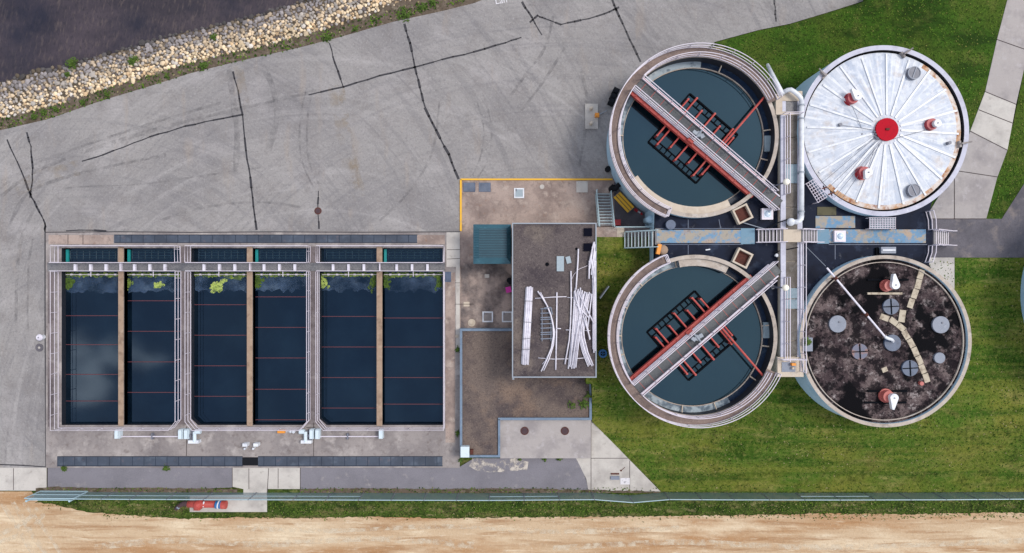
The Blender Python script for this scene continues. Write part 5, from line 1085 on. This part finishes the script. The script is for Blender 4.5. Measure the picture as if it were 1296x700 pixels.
# red valve assembly south of the fence
rv = empty('backflow_valve', P(255, 638), 'large red valve assembly with blue band on a concrete pad', 'valve')
m_ = MB(); m_.tube([P(a, c, .5) for a, c in ((238, 638), (250, 638.2), (272, 638.3))], .28, 14); m_.tube([P(249, 638, .5), P(256, 638, .5)], .36, 14); m_.box(*P(250, 643, .4)[:2], .1, .5, .3, .5); m_.sphere(P(250.5, 639, .6), .4, n=12); m_.build('body', M['red'], rv, True)
m_ = MB(); m_.tube([P(280.5, 639, .5), P(286.5, 639, .5)], .34, 14); m_.build('end_flange', M['red'], rv)
m_ = MB(); m_.tube([P(273.5, 638.6, .5), P(280.4, 638.8, .5)], .33, 14); m_.build('band', M['bluep'], rv); m_ = MB(); m_.tube([P(276.5, 638.6, .5), P(278, 638.8, .5)], .36, 14); m_.build('white_ring', M['white'], rv)
m_ = MB(); m_.tube([P(258, 635, .7), P(257.5, 641.5, .7)], .07, 8); m_.build('label_plate', M['white'], rv)
m_ = MB(); m_.tube([P(239, 637.8, .5), P(232, 637.5, .5), P(227, 640, .45), P(223, 644, .1)], .22, 12, 0, .16); m_.build('elbow', M['brown'], rv); m_ = MB(); m_.tube([P(224, 641, .5), P(227, 643, .4)], .14, 8); m_.build('cap', M['hatch_grey'], rv)

# ---------------------------------------------------------------- fence
HF = 1.85
fl = [(110, 622.5), (180, 623), (270, 623.3), (380, 623.6), (500, 624), (620, 624.3), (749, 623.3), (796.5, 627), (841, 623.2), (920, 623.6), (1050, 623.8), (1180, 623.5), (1296, 622.5), (1420, 622)]
fe = empty('chain_link_fence', P(700, 624), 'long blue grey chain link fence along the south side', 'fence')
pts = [P(a, c, .02) for a, c in fl]
def panels(pp, h=HF):
    acc = []
    for a, b_ in zip(pp, pp[1:]):
        l = (b_-a).length; n = max(1, round(l/3.0)); acc += [a.lerp(b_, i/n) for i in range(n)]
    return acc+[pp[-1]]
pq = panels(pts); m_ = MB(); m2 = MB(); m3 = MB()
for i, (a, b_) in enumerate(zip(pq, pq[1:])):
    m_.add([a, b_, b_+Vector((0, 0, HF)), a+Vector((0, 0, HF))], [(0, 1, 2, 3)])
    m2.tube([a+Vector((0, 0, HF)), b_+Vector((0, 0, HF))], .038, 5)
    if a.x < -15 or (i % 9) in (3, 4): m2.tube([a+Vector((0, 0, HF*.5)), b_+Vector((0, 0, HF*.5))], .025, 5)
m_.build('wire_mesh', M['mesh'], fe); m2.build('top_rail', M['galv'], fe)
for a in pq:
    m_ = MB(); m_.tube([a, a+Vector((0, 0, HF+.05))], .04, 6); m_.build('fence_post', M['grey'], fe)
g = empty('sliding_gate', P(70, 624), 'sliding chain link gate with double frame at the lower left', 'gate')
for (xa, ya_), (xb, yb_) in (((51, 621.8), (111, 622)), ((56, 623.6), (106, 623.8))):
    a, b_ = P(xa, ya_, .1), P(xb, yb_, .1); m_ = MB(); m_.add([a, b_, b_+Vector((0, 0, HF)), a+Vector((0, 0, HF))], [(0, 1, 2, 3)]); m_.build('wire_mesh', M['mesh'], g)
    m_ = MB()
    for h in (0, HF*.5, HF): m_.tube([a+Vector((0, 0, h)), b_+Vector((0, 0, h))], .045, 6)
    m_.tube([a, a+Vector((0, 0, HF))], .05, 6); m_.tube([b_, b_+Vector((0, 0, HF))], .05, 6); m_.build('gate_frame', M['galv'], g)
for x in (55.5, 108): p = P(x, 624); m_ = MB(); m_.tube([p, p+Vector((0, 0, HF+.25))], .09, 8); m_.build('gate_post', M['galv'], g)

# ---------------------------------------------------------------- riprap
random.seed(11)
import bmesh
def rock_mesh(col, r):
    bm = bmesh.new(); bmesh.ops.create_icosphere(bm, subdivisions=1, radius=r)
    sx, sy, sz = random.uniform(.75, 1.25), random.uniform(.75, 1.2), random.uniform(.5, .8); a = random.uniform(0, 6.28)
    vs_ = []
    for v in bm.verts:
        k = random.uniform(.8, 1.15); x, y, z = v.co.x*sx*k, v.co.y*sy*k, v.co.z*sz*k
        vs_.append((x*math.cos(a)-y*math.sin(a), x*math.sin(a)+y*math.cos(a), z))
    fs = [tuple(v.index for v in f.verts) for f in bm.faces]; bm.free(); return vs_, fs
def rcol(u):
    t = random.random(); v = random.uniform(.8, 1.08)
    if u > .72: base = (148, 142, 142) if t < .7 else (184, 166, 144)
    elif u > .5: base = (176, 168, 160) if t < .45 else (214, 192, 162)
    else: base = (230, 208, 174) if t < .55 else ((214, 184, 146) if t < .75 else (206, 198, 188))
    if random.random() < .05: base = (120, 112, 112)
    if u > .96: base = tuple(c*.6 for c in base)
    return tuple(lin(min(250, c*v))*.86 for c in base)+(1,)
def setcol(me, cols):
    at = me.color_attributes.new('rock', 'FLOAT_COLOR', 'CORNER'); i = 0
    for p, c in zip(me.polygons, cols):
        for li in p.loop_indices: at.data[li].color = c
spots = []
for _ in range(9000):
    px = random.uniform(-110, 585) if random.random() < .92 else random.uniform(585, 640); u = random.triangular(.22, 1.06, .6) if random.random() < .3 else random.uniform(.24, 1.04)
    if px > 480: u = random.uniform(.34, 1.05)
    p = bank(px, u); r = random.uniform(.11, .19)*(1.25 if u > .8 else 1)*(1.35 if random.random() < .12 else 1)
    spots.append((px, u, p, r))
grid = {}; keep = []
for s in spots:
    x, y, r = s[2].x, s[2].y, s[3]; gx, gy = int(x/.4), int(y/.4); ok = True
    for i in (-1, 0, 1):
        for j in (-1, 0, 1):
            for q in grid.get((gx+i, gy+j), ()):
                if (q[0]-x)**2+(q[1]-y)**2 < ((q[2]+r)*.70)**2: ok = False
    if ok: grid.setdefault((gx, gy), []).append((x, y, r)); keep.append(s)
inv = [s for s in keep if 2 < s[0] < 560 and P(0, 3).y > s[2].y]
inv.sort(key=lambda s: -s[3]); big = inv[:290]; bigid = set(id(s) for s in big)
mb = MB(); cols = []
for s in keep:
    if id(s) in bigid: continue
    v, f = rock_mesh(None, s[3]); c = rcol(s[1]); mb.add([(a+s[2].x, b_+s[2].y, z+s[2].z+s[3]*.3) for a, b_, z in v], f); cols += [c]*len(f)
# lower course filling the gaps
for _ in range(2600):
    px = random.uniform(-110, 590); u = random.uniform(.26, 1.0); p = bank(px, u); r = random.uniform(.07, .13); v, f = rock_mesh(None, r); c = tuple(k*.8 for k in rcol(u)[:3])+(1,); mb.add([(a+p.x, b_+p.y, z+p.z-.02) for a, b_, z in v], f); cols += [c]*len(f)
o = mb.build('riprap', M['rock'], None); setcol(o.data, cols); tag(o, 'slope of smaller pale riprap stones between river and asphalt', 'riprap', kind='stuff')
RG = 'larger riprap stones on the river bank'
for s in big:
    v, f = rock_mesh(None, s[3]*1.03); m_ = MB(); m_.add([(a+s[2].x, b_+s[2].y, z+s[2].z+s[3]*.35) for a, b_, z in v], f)
    o = m_.build('riprap_stone', M['rock'], None); setcol(o.data, [rcol(s[1])]*len(f)); tag(o, 'larger rough riprap stone on the river bank slope', 'stone', RG)
for px, py, rr_, lb, n in ((92, 81, .7, 'largest bright green shrub at the waterline', 160), (86, 95, .3, 'small green plant just below the waterline shrub', 60), (169, 77, .55, 'green shrub standing among the middle of the stones', 130), (271, 48, .45, 'green shrub near the water in the upper stones', 110), (258, 84, .45, 'low green plant at the asphalt edge near the pale rock', 110),
                        (56, 143, .3, 'green weed left of centre on the soil edge', 50), (44, 148, .35, 'green weed on the soil edge at the far left', 60), (106, 130, .4, 'olive weed on the soil edge below the stones', 70), (136, 119, .3, 'small weed on the soil edge beside the stones', 50), (512, 18, .8, 'broad green weed patch on the upper bank', 160), (415, 48, .5, 'green weed patch on the bank right of centre', 90), (534, 10, .5, 'green weed patch at the end of the stones', 90), (548, 4, .5, 'green weed patch touching the top edge of the bank', 80), (450, 38, .3, 'small weed between asphalt and stones right of centre', 40), (72, 139, .25, 'third small weed on the left soil edge', 40), (212, 97, .3, 'sparse weed on the soil edge mid bank', 40)):
    plant(px, py, rr_*.8, lb, -.9 if py < 60 and px < 300 or px in (92, 86) else (-.6 if px == 169 else 0), n=n)

# ---------------------------------------------------------------- grass tufts over the lawns
random.seed(21)
def tufts(n, x0, y0, x1, y1, ok, zf, mats, sz=(.03, .085)):
    mb = MB(); k = 0
    while k < n:
        px, py = random.uniform(x0, x1), random.uniform(y0, y1)
        if not ok(px, py): continue
        k += 1; p = P(px, py, zf(px, py)); l = random.uniform(*sz); w = l*random.uniform(.35, .8); a_ = random.uniform(0, 6.28)
        u = Vector((math.cos(a_), math.sin(a_), random.uniform(-.2, .2)))*l; v = Vector((-math.sin(a_), math.cos(a_), random.uniform(-.2, .2)))*w; p.z += .03
        mb.add([p-u-v*.4, p+v, p+u, p-v], [(0, 1, 2, 3)], random.choices(range(len(mats)), [6, 5, 1.2, .7][:len(mats)])[0])
    o = mb.build('grass_tufts', mats, None); return o
T1 = mat('tuft_dark', C(46, 70, 24), (), 1, spec=.05); T2 = mat('tuft_green', C(92, 118, 44), (), 1, spec=.05); T3 = mat('tuft_yellow', C(122, 124, 66), (), 1, spec=.05); T4 = mat('tuft_dry', C(150, 142, 104), (), 1, spec=.05)
LA = [(757, 330), (830, 330), (900, 560), (1000, 520), (1208, 326), (1300, 326), (1300, 624), (837, 622), (749, 534), (749, 486), (757, 480)]
def lz(x, y): return gz(x, y)
tag(tufts(14000, 745, 318, 1300, 622, lambda x, y: inside(x, y, [(757, 322), (1210, 328), (1300, 328), (1300, 621), (836, 620), (750, 534), (750, 486), (757, 480)]) and random.random() < .35+.65*(math.sin(x*.05+math.sin(y*.21))*.5+.5), lz, [T1, T2, T3, T4]), 'clumpy short grass over the southern lawn', 'grass', kind='stuff')
tag(tufts(6000, 905, -10, 1290, 276, lambda x, y: inside(x, y, [(912, 54), (960, 41), (1000, 33), (1050, 18), (1097, 3), (1125, -10), (1275, -4), (1260, 50), (1245, 115), (1226, 165), (1200, 230), (985, 230), (940, 80)]), lz, [T1, T2, T3]), 'clumpy short grass over the northern lawn', 'grass', kind='stuff')
tag(tufts(500, 1245, 80, 1300, 278, lambda x, y: inside(x, y, [(1298, 95), (1285, 155), (1264, 225), (1250, 276), (1268, 276), (1298, 228)]), lambda x, y: 2.03, [T1, T2, T3]), 'clumpy grass on the small strip beside the east path', 'grass', kind='stuff')
def vy(x): return 655-(13 if x < 130 else 0)-(5 if x < 60 else 0)
tag(tufts(8000, 48, 618, 1300, 661, lambda x, y: (y > 625 or x > 840) and (x > 338 or x < 240 or y > 649) and y < vy(x)+random.gauss(0, 2.2), lambda x, y: -.02, [T1, T2, T3, T4]), 'ragged grass verge between fence and dirt field', 'grass', kind='stuff')
tag(tufts(700, 60, 617, 836, 624, lambda x, y: (x < 294 or x > 380), lambda x, y: .03, [T1, T2, T3], (.03, .09)), 'ragged weeds along the foot of the fence', 'grass', kind='stuff')
def nearshore(x, y):
    ya = bank(x, .12); return abs(P(x, y).y-ya.y) < .5
tag(tufts(900, -5, 0, 600, 168, lambda x, y: nearshore(x, y) and random.random() < .3+.7*(math.sin(x*.11)*.5+.5), lambda x, y: .0, [T1, T2, T4], (.04, .13)), 'sparse weeds on the soil strip above the stones', 'weeds', kind='stuff')
